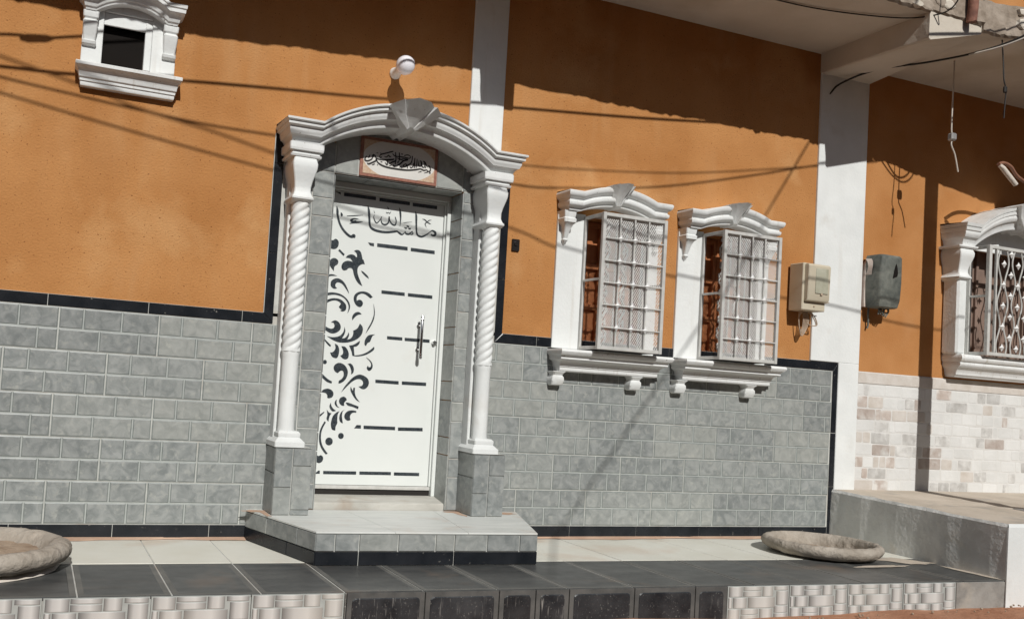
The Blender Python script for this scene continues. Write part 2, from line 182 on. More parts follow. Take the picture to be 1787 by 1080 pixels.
M = {}
M['orange'] = mat('orange_plaster', (0.402, 0.176, 0.057), (0.495, 0.236, 0.086), scale=1.7, rough=0.88, bump=0.005, bscale=80,
                  c3=(0.575, 0.325, 0.145), s3=1.5, lo3=0.55, hi3=0.80, c4=(0.20, 0.075, 0.025), s4=70, lo4=0.645, hi4=0.71, spec=0.15,
                  streak=(0.50, 0.265, 0.115), sst=(5.0, 5.0, 1.2), slo=0.50, shi=0.85, detail=9.0)
M['orange2'] = mat('orange_plaster_neighbour', (0.402, 0.174, 0.057), (0.480, 0.228, 0.086), scale=2.0, rough=0.88, bump=0.003, bscale=70,
                   c3=(0.47, 0.245, 0.11), s3=1.6, lo3=0.54, hi3=0.78, spec=0.15, detail=9.0)
M['white'] = mat('white_paint', (0.675, 0.69, 0.68), (0.75, 0.765, 0.755), scale=3.5, rough=0.6, bump=0.0018, bscale=45,
                 c3=(0.60, 0.58, 0.54), s3=4.0, lo3=0.60, hi3=0.85, spec=0.3, streak=(0.56, 0.53, 0.48), slo=0.58, shi=0.8)
M['cornice'] = mat('white_painted_moulding', (0.70, 0.71, 0.70), (0.78, 0.79, 0.78), scale=7, rough=0.55, bump=0.002, bscale=38,
                   c3=(0.60, 0.58, 0.545), s3=5.0, lo3=0.58, hi3=0.84, c4=(0.25, 0.23, 0.20), s4=48, lo4=0.71, hi4=0.76, spec=0.3, streak=(0.56, 0.53, 0.48), sst=(30.0, 30.0, 2.5), slo=0.58, shi=0.76)
M['soffit'] = mat('soffit_plaster', (0.56, 0.50, 0.42), (0.66, 0.60, 0.52), scale=1.6, rough=0.9, bump=0.004, bscale=25,
                  c3=(0.42, 0.35, 0.26), s3=1.2, lo3=0.55, hi3=0.85, spec=0.1)
M['concrete'] = mat('raw_concrete', (0.25, 0.20, 0.155), (0.40, 0.335, 0.275), scale=6, rough=0.95, bump=0.012, bscale=22,
                    c3=(0.20, 0.12, 0.09), s3=5, lo3=0.6, hi3=0.75, spec=0.1)
M['tile'] = mat('grey_stone_tile', (0.196, 0.211, 0.208), (0.322, 0.334, 0.325), scale=14, rough=0.38, bump=0.0012, bscale=40, objvar=0.13, tint=(0.31, 0.31, 0.275),
                c3=(0.365, 0.372, 0.348), s3=24, lo3=0.56, hi3=0.74, distort=0.9, spec=0.45, rvar=0.12)
M['tile_joint'] = mat('tile_printed_joint', (0.34, 0.36, 0.345), (0.41, 0.43, 0.41), scale=20, rough=0.5)
M['grout'] = mat('white_grout', (0.40, 0.40, 0.375), (0.56, 0.56, 0.525), scale=9, rough=0.9, c3=(0.40, 0.33, 0.27), s3=3.0, lo3=0.56, hi3=0.78)
M['black'] = mat('black_glazed_trim', (0.008, 0.010, 0.013), (0.018, 0.020, 0.024), scale=6, rough=0.28, spec=0.3, rvar=0.1,
                 c4=(0.20, 0.19, 0.17), s4=38, lo4=0.71, hi4=0.80)
M['floor_white'] = mat('cream_floor_tile', (0.68, 0.665, 0.58), (0.74, 0.73, 0.66), scale=3, rough=0.42, objvar=0.03,
                       c3=(0.62, 0.52, 0.42), s3=1.6, lo3=0.56, hi3=0.78, spec=0.35)
M['floor_black'] = mat('dark_floor_tile', (0.056, 0.058, 0.058), (0.092, 0.093, 0.091), scale=5, rough=0.36, objvar=0.12, spec=0.3,
                       c3=(0.17, 0.125, 0.095), s3=2.2, lo3=0.58, hi3=0.82, stretch=(1, 3, 1), rvar=0.12)
M['floor_rim'] = mat('dark_floor_tile_rim', (0.105, 0.105, 0.098), (0.15, 0.147, 0.136), scale=7, rough=0.5, c3=(0.20, 0.155, 0.12), s3=2.2, lo3=0.58, hi3=0.82)
M['slate'] = mat('scratched_slate_tile', (0.013, 0.015, 0.018), (0.040, 0.042, 0.045), scale=8, rough=0.40, objvar=0.2, spec=0.45, rvar=0.15,
                 c4=(0.20, 0.195, 0.18), s4=95, lo4=0.64, hi4=0.80, bump=0.002, bscale=50, streak=(0.30, 0.29, 0.27), sst=(75.0, 75.0, 9.0), slo=0.60, shi=0.72)
M['slate_rim'] = mat('slate_tile_rim', (0.070, 0.071, 0.069), (0.115, 0.113, 0.107), scale=12, rough=0.5)
M['hose'] = mat('brown_hose', (0.22, 0.10, 0.06), (0.30, 0.15, 0.10), scale=9, rough=0.6)
M['dirt'] = mat('sandy_dirt', (0.42, 0.27, 0.19), (0.52, 0.36, 0.26), scale=6, rough=0.95, bump=0.004, bscale=60)
M['cement'] = mat('grey_cement_render', (0.60, 0.60, 0.575), (0.76, 0.755, 0.73), scale=4, rough=0.9, bump=0.012, bscale=14,
                  c3=(0.70, 0.65, 0.57), s3=2.4, lo3=0.57, hi3=0.78, spec=0.15)
M['riser_cement'] = mat('dark_cement_patch', (0.20, 0.19, 0.175), (0.33, 0.315, 0.29), scale=7, rough=0.9, bump=0.006, bscale=20, c3=(0.48, 0.43, 0.36), s3=3.0, lo3=0.56, hi3=0.75)
M['cement_top'] = mat('dusty_cement', (0.45, 0.39, 0.32), (0.58, 0.51, 0.43), scale=2.5, rough=0.95, bump=0.004, bscale=30,
                      c3=(0.33, 0.31, 0.28), s3=3, lo3=0.55, hi3=0.75, spec=0.1)
M['street'] = mat('red_earth', (0.36, 0.17, 0.10), (0.46, 0.25, 0.16), scale=3, rough=0.97, bump=0.015, bscale=20,
                  c3=(0.27, 0.13, 0.08), s3=0.8, lo3=0.5, hi3=0.8, spec=0.1)
M['marble'] = mat('pale_step_stone', (0.57, 0.585, 0.56), (0.68, 0.69, 0.66), scale=4, rough=0.42, distort=1.2,
                  c3=(0.45, 0.35, 0.275), s3=2.6, lo3=0.54, hi3=0.80, stretch=(0.6, 2.5, 1), rvar=0.12)
M['threshold'] = mat('worn_threshold_stone', (0.40, 0.385, 0.345), (0.54, 0.525, 0.48), scale=7, rough=0.6, stretch=(0.5, 2.0, 1.0), c3=(0.34, 0.27, 0.21), s3=4.0, lo3=0.55, hi3=0.78, bump=0.003, bscale=30)
M['door_white'] = mat('white_enamel', (0.695, 0.72, 0.695), (0.73, 0.75, 0.725), scale=2, rough=0.32, spec=0.4,
                      c3=(0.66, 0.655, 0.61), s3=3, lo3=0.6, hi3=0.85)
M['cutout'] = mat('dark_textured_glass', (0.016, 0.022, 0.028), (0.045, 0.055, 0.062), scale=60, rough=0.35, spec=0.5,
                  c4=(0.20, 0.22, 0.23), s4=240, lo4=0.62, hi4=0.7)
M['ink'] = mat('black_ink', (0.018, 0.015, 0.013), rough=0.5)
M['plaque'] = mat('plaque_face', (0.62, 0.60, 0.57), (0.68, 0.66, 0.62), scale=10, rough=0.4)
M['plaque_corner'] = mat('plaque_corner_sand', (0.48, 0.31, 0.20), (0.58, 0.45, 0.33), scale=60, rough=0.5)
M['plaque_frame'] = mat('plaque_border', (0.235, 0.090, 0.060), (0.33, 0.150, 0.105), scale=45, rough=0.5)
M['cage'] = mat('white_painted_iron', (0.47, 0.465, 0.44), (0.57, 0.56, 0.535), scale=20, rough=0.5, spec=0.35)
M['mesh'] = mat('expanded_metal_paint', (0.66, 0.65, 0.63), rough=0.55)
M['chrome'] = mat('polished_metal', (0.80, 0.80, 0.80), rough=0.18, metal=1.0)
M['silver'] = mat('silver_sparkle_white', (0.90, 0.90, 0.89), rough=0.15, metal=0.0, spec=0.9)  # near-white non-metal, the sparkle of the metal is put into the colour
M['inner_brown'] = mat('dim_mauve_panel', (0.17, 0.115, 0.09), (0.24, 0.165, 0.13), scale=5, rough=0.7)
M['tile_edge'] = mat('grey_stone_tile_edge', (0.150, 0.168, 0.162), (0.235, 0.252, 0.240), scale=18, rough=0.4, objvar=0.08)
M['shutter'] = mat('brown_shutter', (0.36, 0.125, 0.045), (0.46, 0.175, 0.068), scale=6, rough=0.55, stretch=(6, 1, 1))
M['dark'] = mat('shade_black', (0.012, 0.010, 0.009), rough=0.9, spec=0.1)  # near-black stands in for shade in the rooms, opening and hole
M['soil'] = mat('dry_soil', (0.28, 0.20, 0.14), (0.40, 0.31, 0.23), scale=8, rough=0.97, bump=0.012, bscale=35)
M['planter'] = mat('weathered_cast_stone', (0.30, 0.26, 0.215), (0.43, 0.385, 0.33), scale=7, rough=0.92, bump=0.018, bscale=24,
                   c3=(0.52, 0.46, 0.39), s3=5, lo3=0.58, hi3=0.75, spec=0.15)
M['planter_base'] = mat('pale_mortar', (0.58, 0.52, 0.45), (0.66, 0.60, 0.54), scale=9, rough=0.9, bump=0.005, bscale=40)
M['bulb'] = mat('opal_bulb', (0.84, 0.82, 0.86), rough=0.22, spec=0.5)
M['plastic_white'] = mat('white_plastic', (0.72, 0.72, 0.70), rough=0.4)
M['plastic_black'] = mat('black_plastic', (0.015, 0.013, 0.012), rough=0.35)
M['meter'] = mat('cream_meter_plastic', (0.50, 0.44, 0.33), (0.56, 0.50, 0.39), scale=5, rough=0.5, objvar=0.0)
M['meter_glass'] = mat('clouded_window', (0.34, 0.33, 0.25), (0.46, 0.45, 0.36), scale=12, rough=0.25, spec=0.5)
M['old_box'] = mat('grimy_grey_box', (0.078, 0.085, 0.076), (0.185, 0.190, 0.165), scale=9, rough=0.7, distort=0.8, bump=0.004, bscale=30,
                   c3=(0.045, 0.052, 0.052), s3=6, lo3=0.58, hi3=0.78)
M['old_box_back'] = mat('pale_backing_board', (0.55, 0.44, 0.38), (0.70, 0.62, 0.56), scale=20, rough=0.6)
M['wire'] = mat('beige_wire', (0.45, 0.35, 0.26), rough=0.6)
M['cable'] = mat('black_cable', (0.020, 0.017, 0.015), rough=0.6)
M['cable_pale'] = mat('pale_cable', (0.55, 0.50, 0.44), rough=0.45)
M['low_bounce_wall'] = mat('low_bounce_house_wall', (0.10, 0.07, 0.055), (0.16, 0.12, 0.095), scale=3, rough=0.95)  # kept dark so the added house opposite bounces little light
M['rust'] = mat('rusty_iron', (0.16, 0.07, 0.05), (0.28, 0.13, 0.09), scale=20, rough=0.85, bump=0.003, bscale=50)
M['steel'] = mat('weathered_steel', (0.30, 0.30, 0.30), (0.38, 0.37, 0.36), scale=6, rough=0.55, metal=0.5)
M['stone_pale'] = mat('whitewashed_stone', (0.60, 0.595, 0.575), (0.67, 0.665, 0.65), scale=5, rough=0.9, bump=0.003, bscale=30, objvar=0.05)
M['stone_brown'] = mat('bare_brown_stone', (0.39, 0.325, 0.285), (0.50, 0.44, 0.40), scale=13, rough=0.9, bump=0.003, bscale=30, objvar=0.16,
                       c3=(0.62, 0.60, 0.57), s3=8, lo3=0.48, hi3=0.68)
M['stone_beige'] = mat('bare_beige_stone', (0.50, 0.45, 0.40), (0.60, 0.56, 0.52), scale=9, rough=0.9, bump=0.003, bscale=30, objvar=0.08)
M['stone_grey'] = mat('grey_stained_stone', (0.40, 0.385, 0.365), (0.56, 0.55, 0.53), scale=11, rough=0.9, bump=0.003, bscale=30, objvar=0.1, c3=(0.64, 0.63, 0.61), s3=9, lo3=0.5, hi3=0.68)
M['mortar'] = mat('whitewashed_mortar', (0.58, 0.565, 0.54), (0.66, 0.65, 0.63), scale=4, rough=0.92, bump=0.003, bscale=25)


def woven_material():
    """Glazed tile with a printed basket weave: the print runs light to dark across every printed strap (UV u)."""
    m = bpy.data.materials.new('woven_print_tile')
    m.use_nodes = True
    N, L = m.node_tree.nodes, m.node_tree.links
    b = N['Principled BSDF']
    uv = N.new('ShaderNodeUVMap')
    sep = N.new('ShaderNodeSeparateXYZ')
    L.new(uv.outputs[0], sep.inputs[0])
    cr = N.new('ShaderNodeValToRGB')
    e = cr.color_ramp.elements
    e[0].position, e[0].color = 0.0, (0.115, 0.112, 0.108, 1)
    e[1].position, e[1].color = 1.0, (0.20, 0.195, 0.188, 1)
    a = cr.color_ramp.elements.new(0.3)
    a.color = (0.50, 0.495, 0.48, 1)
    a = cr.color_ramp.elements.new(0.62)
    a.color = (0.60, 0.595, 0.575, 1)
    L.new(sep.outputs[0], cr.inputs[0])
    geo = N.new('ShaderNodeNewGeometry')
    nz = N.new('ShaderNodeTexNoise')
    nz.inputs['Scale'].default_value = 2.3
    L.new(geo.outputs['Position'], nz.inputs['Vector'])
    mr = N.new('ShaderNodeMapRange')
    mr.inputs['From Min'].default_value = 0.45
    mr.inputs['From Max'].default_value = 0.75
    mr.inputs['To Max'].default_value = 0.45
    L.new(nz.outputs['Fac'], mr.inputs['Value'])
    mx = N.new('ShaderNodeMix')
    mx.data_type = 'RGBA'
    L.new(mr.outputs[0], mx.inputs[0])
    L.new(cr.outputs[0], mx.inputs[6])
    mx.inputs[7].default_value = (0.56, 0.53, 0.46, 1)
    L.new(mx.outputs[2], b.inputs['Base Color'])
    b.inputs['Roughness'].default_value = 0.4
    return m


M['woven'] = woven_material()


# ------------------------------------------------------------------ mesh helpers
class MB:
    def __init__(self):
        self.v, self.f, self.m, self.uv = [], [], [], {}

    def add(self, verts, faces, mi=0, flip=False):
        o = len(self.v)
        self.v += [tuple(p) for p in verts]
        for f in faces:
            g = [o + i for i in f]
            self.f.append(g[::-1] if flip else g)
            self.m.append(mi)

    def quad(self, a, b, c, d, mi=0):
        self.add([a, b, c, d], [(0, 1, 2, 3)], mi)

    def box(self, x0, x1, y0, y1, z0, z1, mi=0, c=0.0):
        if c <= 0:
            V = [(x, y, z) for x in (x0, x1) for y in (y0, y1) for z in (z0, z1)]
            self.add(V, [(0, 1, 3, 2), (4, 6, 7, 5), (0, 4, 5, 1), (2, 3, 7, 6), (0, 2, 6, 4), (1, 5, 7, 3)], mi)
            return
        c = min(c, (x1 - x0) * .45, (y1 - y0) * .45, (z1 - z0) * .45)
        X, Y, Z = (x0, x1), (y0, y1), (z0, z1)
        sg = (1, -1)
        V = []
        for i in (0, 1):
            for j in (0, 1):
                for k in (0, 1):
                    V += [(X[i], Y[j] + sg[j] * c, Z[k] + sg[k] * c), (X[i] + sg[i] * c, Y[j], Z[k] + sg[k] * c), (X[i] + sg[i] * c, Y[j] + sg[j] * c, Z[k])]
        I = lambda i, j, k, a: ((i * 2 + j) * 2 + k) * 3 + a
        F = []
        for i in (0, 1):
            F.append([I(i, 0, 0, 0), I(i, 0, 1, 0), I(i, 1, 1, 0), I(i, 1, 0, 0)])
            F.append([I(0, i, 0, 1), I(1, i, 0, 1), I(1, i, 1, 1), I(0, i, 1, 1)])
            F.append([I(0, 0, i, 2), I(0, 1, i, 2), I(1, 1, i, 2), I(1, 0, i, 2)])
        for i in (0, 1):
            for j in (0, 1):
                F.append([I(i, j, 0, 0), I(i, j, 1, 0), I(i, j, 1, 1), I(i, j, 0, 1)])
                F.append([I(i, 0, j, 0), I(i, 1, j, 0), I(i, 1, j, 2), I(i, 0, j, 2)])
                F.append([I(0, i, j, 1), I(1, i, j, 1), I(1, i, j, 2), I(0, i, j, 2)])
        for i in (0, 1):
            for j in (0, 1):
                for k in (0, 1):
                    F.append([I(i, j, k, 0), I(i, j, k, 1), I(i, j, k, 2)])
        cx = Vector(((x0 + x1) / 2, (y0 + y1) / 2, (z0 + z1) / 2))
        G = []
        for f in F:
            p = [Vector(V[q]) for q in f]
            n = (p[1] - p[0]).cross(p[2] - p[0])
            mid = sum(p, Vector()) / len(p)
            G.append(f if n.dot(mid - cx) > 0 else f[::-1])
        self.add(V, G, mi)

    def prism(self, poly, y0, y1, mi=0):
        """poly: (x, z) outline; extruded from y0 (front) to y1."""
        n = len(poly)
        a = sum(poly[i][0] * poly[(i + 1) % n][1] - poly[(i + 1) % n][0] * poly[i][1] for i in range(n))
        if a < 0:
            poly = poly[::-1]
        V = [(x, y0, z) for x, z in poly] + [(x, y1, z) for x, z in poly]
        F = [list(range(n)), [2 * n - 1 - i for i in range(n)]] + [[(i + 1) % n, i, n + i, n + (i + 1) % n] for i in range(n)]
        self.add(V, F, mi)

    def tube(self, pts, rad, n=8, mi=0, caps=True):
        pts = [Vector(p) for p in pts]
        if not hasattr(rad, '__len__'):
            rad = [rad] * len(pts)
        rad = list(rad)[:len(pts)] + [list(rad)[-1]] * max(0, len(pts) - len(rad))
        rings = []
        up = None
        for i, p in enumerate(pts):
            t = (pts[min(i + 1, len(pts) - 1)] - pts[max(i - 1, 0)]).normalized()
            if up is None:
                up = Vector((0, 0, 1)) if abs(t.z) < 0.9 else Vector((1, 0, 0))
            a = t.cross(up)
            a = a.normalized() if a.length > 1e-6 else t.orthogonal().normalized()
            b = a.cross(t).normalized()
            up = b
            rings.append([p + (a * math.cos(2 * math.pi * k / n) + b * math.sin(2 * math.pi * k / n)) * rad[i] for k in range(n)])
        self.loft(rings, mi, caps)

    def loft(self, rings, mi=0, caps=True, flip=False):
        n = len(rings[0])
        V = [p for r in rings for p in r]
        F = []
        for i in range(len(rings) - 1):
            for k in range(n):
                F.append([i * n + k, i * n + (k + 1) % n, (i + 1) * n + (k + 1) % n, (i + 1) * n + k])
        if caps:
            F.append([n - 1 - k for k in range(n)])
            F.append([(len(rings) - 1) * n + k for k in range(n)])
        self.add(V, F, mi, flip)

    def lathe(self, prof, cx, cy, n=48, mi=0, jit=0.0, rnd=None):
        rings = []
        wob = [(1 + (rnd.uniform(-jit, jit) if rnd else 0)) for _ in range(n)]
        for r, z in prof:
            rings.append([(cx + r * wob[k] * math.cos(2 * math.pi * k / n), cy + r * wob[k] * math.sin(2 * math.pi * k / n), z + (rnd.uniform(-jit, jit) * .15 if rnd else 0)) for k in range(n)])
        self.loft(rings, mi, True)

    def pad(self, o, u, v, w, u0, u1, v0, v1, base, top, bev, mi=0, uvs=False, edge=None):
        """A raised bevelled pad on the plane o + u*a + v*b, normal w."""
        P = lambda a, b, h: tuple(o + u * a + v * b + w * h)
        bv = min(bev, (u1 - u0) * .4, (v1 - v0) * .4)
        V = [P(u0, v0, base), P(u1, v0, base), P(u1, v1, base), P(u0, v1, base),
             P(u0 + bv, v0 + bv, top), P(u1 - bv, v0 + bv, top), P(u1 - bv, v1 - bv, top), P(u0 + bv, v1 - bv, top)]
        k = len(self.f)
        self.add(V, [(4, 5, 6, 7), (0, 1, 5, 4), (1, 2, 6, 5), (2, 3, 7, 6), (3, 0, 4, 7)], mi)
        if edge is not None:
            self.m[k + 1:k + 5] = [edge] * 4
        if uvs:
            U = [0, 1, 1, 0, .04, .96, .96, .04]
            for j, f in enumerate([(4, 5, 6, 7), (0, 1, 5, 4), (1, 2, 6, 5), (2, 3, 7, 6), (3, 0, 4, 7)]):
                self.uv[k + j] = [(U[i], 0) for i in f]


def mesh_from(name, mb, mats, smooth=None):
    me = bpy.data.meshes.new(name)
    me.from_pydata(mb.v, [], mb.f)
    for m in mats:
        me.materials.append(M[m])
    me.polygons.foreach_set('material_index', mb.m)
    if mb.uv:
        ul = me.uv_layers.new(name='UVMap')
        for p in me.polygons:
            c = mb.uv.get(p.index)
            if c:
                for li, q in zip(p.loop_indices, c):
                    ul.data[li].uv = q
    if smooth is not None:
        me.polygons.foreach_set('use_smooth', [True] * len(me.polygons))
        me.set_sharp_from_angle(angle=math.radians(smooth))
    me.update()
    return me


def fix_normals(me):
    import bmesh
    bm = bmesh.new()
    bm.from_mesh(me)
    bmesh.ops.recalc_face_normals(bm, faces=bm.faces)
    bm.to_mesh(me)
    bm.free()


OFF = {}


def attach(o, parent):
    """Parts are modelled in world coordinates; the parent may stand at its own base point."""
    o.parent = parent
    if parent is not None:
        o.matrix_parent_inverse = Matrix.Translation(-OFF.get(parent.name, Vector()))


def obj(name, mb, mats='white', parent=None, smooth=None, recalc=False, **props):
    if isinstance(mats, str):
        mats = [mats]
    me = mb if isinstance(mb, bpy.types.Mesh) else mesh_from(name, mb, mats, smooth)
    if recalc:
        fix_normals(me)
    o = bpy.data.objects.new(name, me)
    COL.objects.link(o)
    attach(o, parent)
    for k, v in props.items():
        o[k] = v
    return o


def empty(name, loc=(0, 0, 0), parent=None, **props):
    o = bpy.data.objects.new(name, None)
    o.empty_display_size = 0.1
    COL.objects.link(o)
    attach(o, parent)
    o.location = loc
    OFF[o.name] = Vector(loc)
    for k, v in props.items():
        o[k] = v
    return o


def wall_mesh(mb, x0, x1, z0, z1, holes, y0, y1, mi=0):
    xs = sorted({x0, x1, *[h[0] for h in holes], *[h[1] for h in holes]})
    zs = sorted({z0, z1, *[h[2] for h in holes], *[h[3] for h in holes]})
    inside = lambda x, z: any(h[0] < x < h[1] and h[2] < z < h[3] for h in holes)
    for i in range(len(xs) - 1):
        for j in range(len(zs) - 1):
            if inside((xs[i] + xs[i + 1]) / 2, (zs[j] + zs[j + 1]) / 2):
                continue
            a, b, c, d = xs[i], xs[i + 1], zs[j], zs[j + 1]
            mb.quad((a, y0, c), (b, y0, c), (b, y0, d), (a, y0, d), mi)
            mb.quad((b, y1, c), (a, y1, c), (a, y1, d), (b, y1, d), mi)
    for h in holes:
        a, b, c, d = h
        mb.quad((a, y0, c), (a, y0, d), (a, y1, d), (a, y1, c), mi)
        mb.quad((b, y0, d), (b, y0, c), (b, y1, c), (b, y1, d), mi)
        mb.quad((a, y0, d), (b, y0, d), (b, y1, d), (a, y1, d), mi)
        mb.quad((b, y0, c), (a, y0, c), (a, y1, c), (b, y1, c), mi)
    mb.quad((x0, y0, z1), (x1, y0, z1), (x1, y1, z1), (x0, y1, z1), mi)
    mb.quad((x0, y1, z0), (x0, y0, z0), (x0, y0, z1), (x0, y1, z1), mi)
    mb.quad((x1, y0, z0), (x1, y1, z0), (x1, y1, z1), (x1, y0, z1), mi)


VX, VY, VZ = Vector((1, 0, 0)), Vector((0, 1, 0)), Vector((0, 0, 1))


def catmull(pts, k=8):
    P = [Vector(p) for p in pts]
    P = [P[0] * 2 - P[1]] + P + [P[-1] * 2 - P[-2]]
    out = []
    for i in range(1, len(P) - 2):
        for j in range(k):
            t = j / k
            a, b, c, d = P[i - 1], P[i], P[i + 1], P[i + 2]
            out.append(0.5 * ((2 * b) + (c - a) * t + (2 * a - 5 * b + 4 * c - d) * t * t + (3 * b - a - 3 * c + d) * t ** 3))
    out.append(P[-2])
    return out


# ------------------------------------------------------------------ ground
FLOOR = -0.09
STREET = -0.268
edge_y = lambda x: -1.385 - 0.027 * x          # front edge of the pavement
mid_y = lambda x: -0.685 - 0.026 * x           # line between cream and dark tiles

mb = MB()
nx, ny = 60, 40
rr = random.Random(3)
xs = [-120 + 240 * i / 8 for i in range(9)]
fx = sorted(set([-120, -60, -30, -15, -8] + [-4 + 0.25 * i for i in range(65)] + [15, 25, 50, 120]))
fy = sorted(set([-120, -60, -30, -15, -8] + [-6 + 0.25 * i for i in range(21)] + [-0.6, 0.5, 6, 30, 120]))
vv = []
for y in fy:
    for x in fx:
        bump_z = 0.0
        if -7 < y < -1.2 and -5 < x < 13:
            bump_z = 0.010 * math.sin(3.1 * x + 1.3 * y) + rr.uniform(-0.006, 0.006)
            if y > -2.0 and x > 5.5:
                bump_z += 0.03 * min(1, (x - 5.5) / 1.0)
        vv.append((x, y, STREET + bump_z))
W_ = len(fx)
mb.add(vv, [(j * W_ + i, j * W_ + i + 1, (j + 1) * W_ + i + 1, (j + 1) * W_ + i) for j in range(len(fy) - 1) for i in range(W_ - 1)])
obj('street', mb, 'street', smooth=60, kind='structure')

# pavement: a mortar bed with tiles set in it
PX0, PX1 = -4.0, 6.20
mb = MB()
n = 12
for i in range(n):
    a, b = PX0 + (PX1 - PX0) * i / n, PX0 + (PX1 - PX0) * (i + 1) / n
    mb.quad((a, edge_y(a) + .012, FLOOR - .0028), (b, edge_y(b) + .012, FLOOR - .0028), (b, 0.05, FLOOR - .0028), (a, 0.05, FLOOR - .0028))
    mb.quad((a, edge_y(a) + .012, -0.6), (b, edge_y(b) + .012, -0.6), (b, edge_y(b) + .012, FLOOR - .0028), (a, edge_y(a) + .012, FLOOR - .0028))
pave = obj('pavement', mb, 'grout', kind='structure')
TW = 0.4085
jx = [0.4255 + TW * i for i in range(-11, 15)]


def slab_tile(name, x0, x1, y0a, y0b, y1a, y1b, material, g=0.0036, rim=False):
    """Flat floor tile with corners (x0,y0a) (x1,y0b) front and (x1,y1b) (x0,y1a) back."""
    t = MB()
    x0, x1 = x0 + g, x1 - g
    dz = R.uniform(-.0012, .0012)
    top = [(x0, y0a + g, FLOOR + dz), (x1, y0b + g, FLOOR + dz), (x1, y1b - g, FLOOR + dz), (x0, y1a - g, FLOOR + dz)]
    bot = [(p[0] + (q - .5) * 0, p[1], FLOOR - .012) for p, q in zip(top, (0, 1, 1, 0))]
    c = .0015
    ins = [(top[0][0] + c, top[0][1] + c, top[0][2]), (top[1][0] - c, top[1][1] + c, top[1][2]), (top[2][0] - c, top[2][1] - c, top[2][2]), (top[3][0] + c, top[3][1] - c, top[3][2])]
    lip = [(p[0], p[1], p[2] - c) for p in top]
    if rim:
        q = .026
        fld = [(ins[0][0] + q, ins[0][1] + q, ins[0][2]), (ins[1][0] - q, ins[1][1] + q, ins[1][2]), (ins[2][0] - q, ins[2][1] - q, ins[2][2]), (ins[3][0] + q, ins[3][1] - q, ins[3][2])]
        f2 = [(p[0] + (.004 if k in (0, 3) else -.004), p[1] + (.004 if k < 2 else -.004), p[2] - .001) for k, p in enumerate(fld)]
        t.add(ins + fld + f2, [(i, (i + 1) % 4, (i + 1) % 4 + 4, i + 4) for i in range(4)], 1)
        t.add(fld + f2, [(i, (i + 1) % 4, (i + 1) % 4 + 4, i + 4) for i in range(4)] + [(4, 5, 6, 7)], 0)
    t.add(ins + lip + bot, ([] if rim else [(0, 1, 2, 3)]) + [(i, i + 4, (i + 1) % 4 + 4, (i + 1) % 4) for i in range(4)] + [(i + 4, i + 8, (i + 1) % 4 + 8, (i + 1) % 4 + 4) for i in range(4)])
    return obj(name, t, [material, 'floor_rim'], pave)


for i in range(len(jx) - 1):
    a, b = jx[i], jx[i + 1]
    if a < PX0 or a > 6.1:
        continue
    b = min(b, 6.18)
    if b - a < .05:
        continue
    slab_tile('floor_tile', a, b, mid_y(a), mid_y(b), -0.016, -0.016, 'floor_white')
    slab_tile('floor_tile', a, b, edge_y(a), edge_y(b), mid_y(a), mid_y(b), 'floor_black', rim=True)

# dust swept into the corner at the foot of the wall
mb = MB()
rr = random.Random(5)
for (xa, xb) in ((-3.9, 1.46), (3.40, 6.1)):
    k = int((xb - xa) / .12)
    for i in range(k):
        a, b = xa + (xb - xa) * i / k, xa + (xb - xa) * (i + 1) / k
        da = .05 + .02 * math.sin(5 * a) + .012 * math.sin(17 * a)
        db = .05 + .02 * math.sin(5 * b) + .012 * math.sin(17 * b)
        mb.quad((a, -da, FLOOR + .003), (b, -db, FLOOR + .003), (b, -.012, FLOOR + .016), (a, -.012, FLOOR + .016))
obj('dust', mb, 'dirt', pave, kind='stuff')

# sand blown over the dark tiles at the right
for (cx_, cy_, a_, b_, rot_, sd) in ((5.90, -.90, .26, .11, -.6, 1), (5.55, -1.085, .24, .035, .02, 2), (6.09, -1.32, .035, .24, .0, 3)):
    rq = random.Random(sd)
    mb = MB()
    pts, ctr = [], (cx_, cy_, FLOOR + .0075)
    for k in range(28):
        t_ = 2 * math.pi * k / 28
        q = rq.uniform(.75, 1.15)
        px_, py_ = a_ * math.cos(t_) * q, b_ * math.sin(t_) * q
        pts.append((cx_ + px_ * math.cos(rot_) - py_ * math.sin(rot_), cy_ + px_ * math.sin(rot_) + py_ * math.cos(rot_), FLOOR + .0032))
    pts = [(min(p[0], 6.18), p[1], p[2]) for p in pts]
    mb.add(pts + [ctr], [(k, (k + 1) % 28, 28) for k in range(28)])
    obj('sand', mb, 'cement_top', pave, smooth=60, kind='stuff')

# riser of the pavement
WOVEN = [(.02, .24, .02, .30), (.25, .545, .02, .13), (.25, .545, .15, .30), (.56, .735, .02, .30), (.755, .985, .02, .13), (.79, .985, .155, .55),
         (.015, .075, .33, .62), (.09, .31, .33, .62), (.33, .77, .32, .62), (.015, .2, .65, .985), (.22, .5, .65, .80), (.22, .5, .82, .985),
         (.52, .735, .65, .985), (.755, .985, .58, .77), (.755, .985, .79, .985)]
RH = FLOOR - STREET + .04


def riser_frame(x0, x1):
    p0, p1 = Vector((x0, edge_y(x0), FLOOR - .004)), Vector((x1, edge_y(x1), FLOOR - .004))
    u = (p1 - p0)
    ln = u.length
    u.normalize()
    return p0, u, Vector((u.y, -u.x, 0)), ln


def woven_tile(x0, x1):
    o, u, nrm, ln = riser_frame(x0, x1)
    t = MB()
    g = .002
    t.pad(o, u, VZ, nrm, g, ln - g, -RH, 0, -.01, .004, .001, 0)
    for a, b, c, d in WOVEN:
        t.pad(o, u, VZ, nrm, g + a * (ln - 2 * g), g + b * (ln - 2 * g), -d * .20, -c * .20, .004, .0065, .0022, 1, True)
    return obj('woven_riser_tile', t, ['tile_joint', 'woven'], pave)


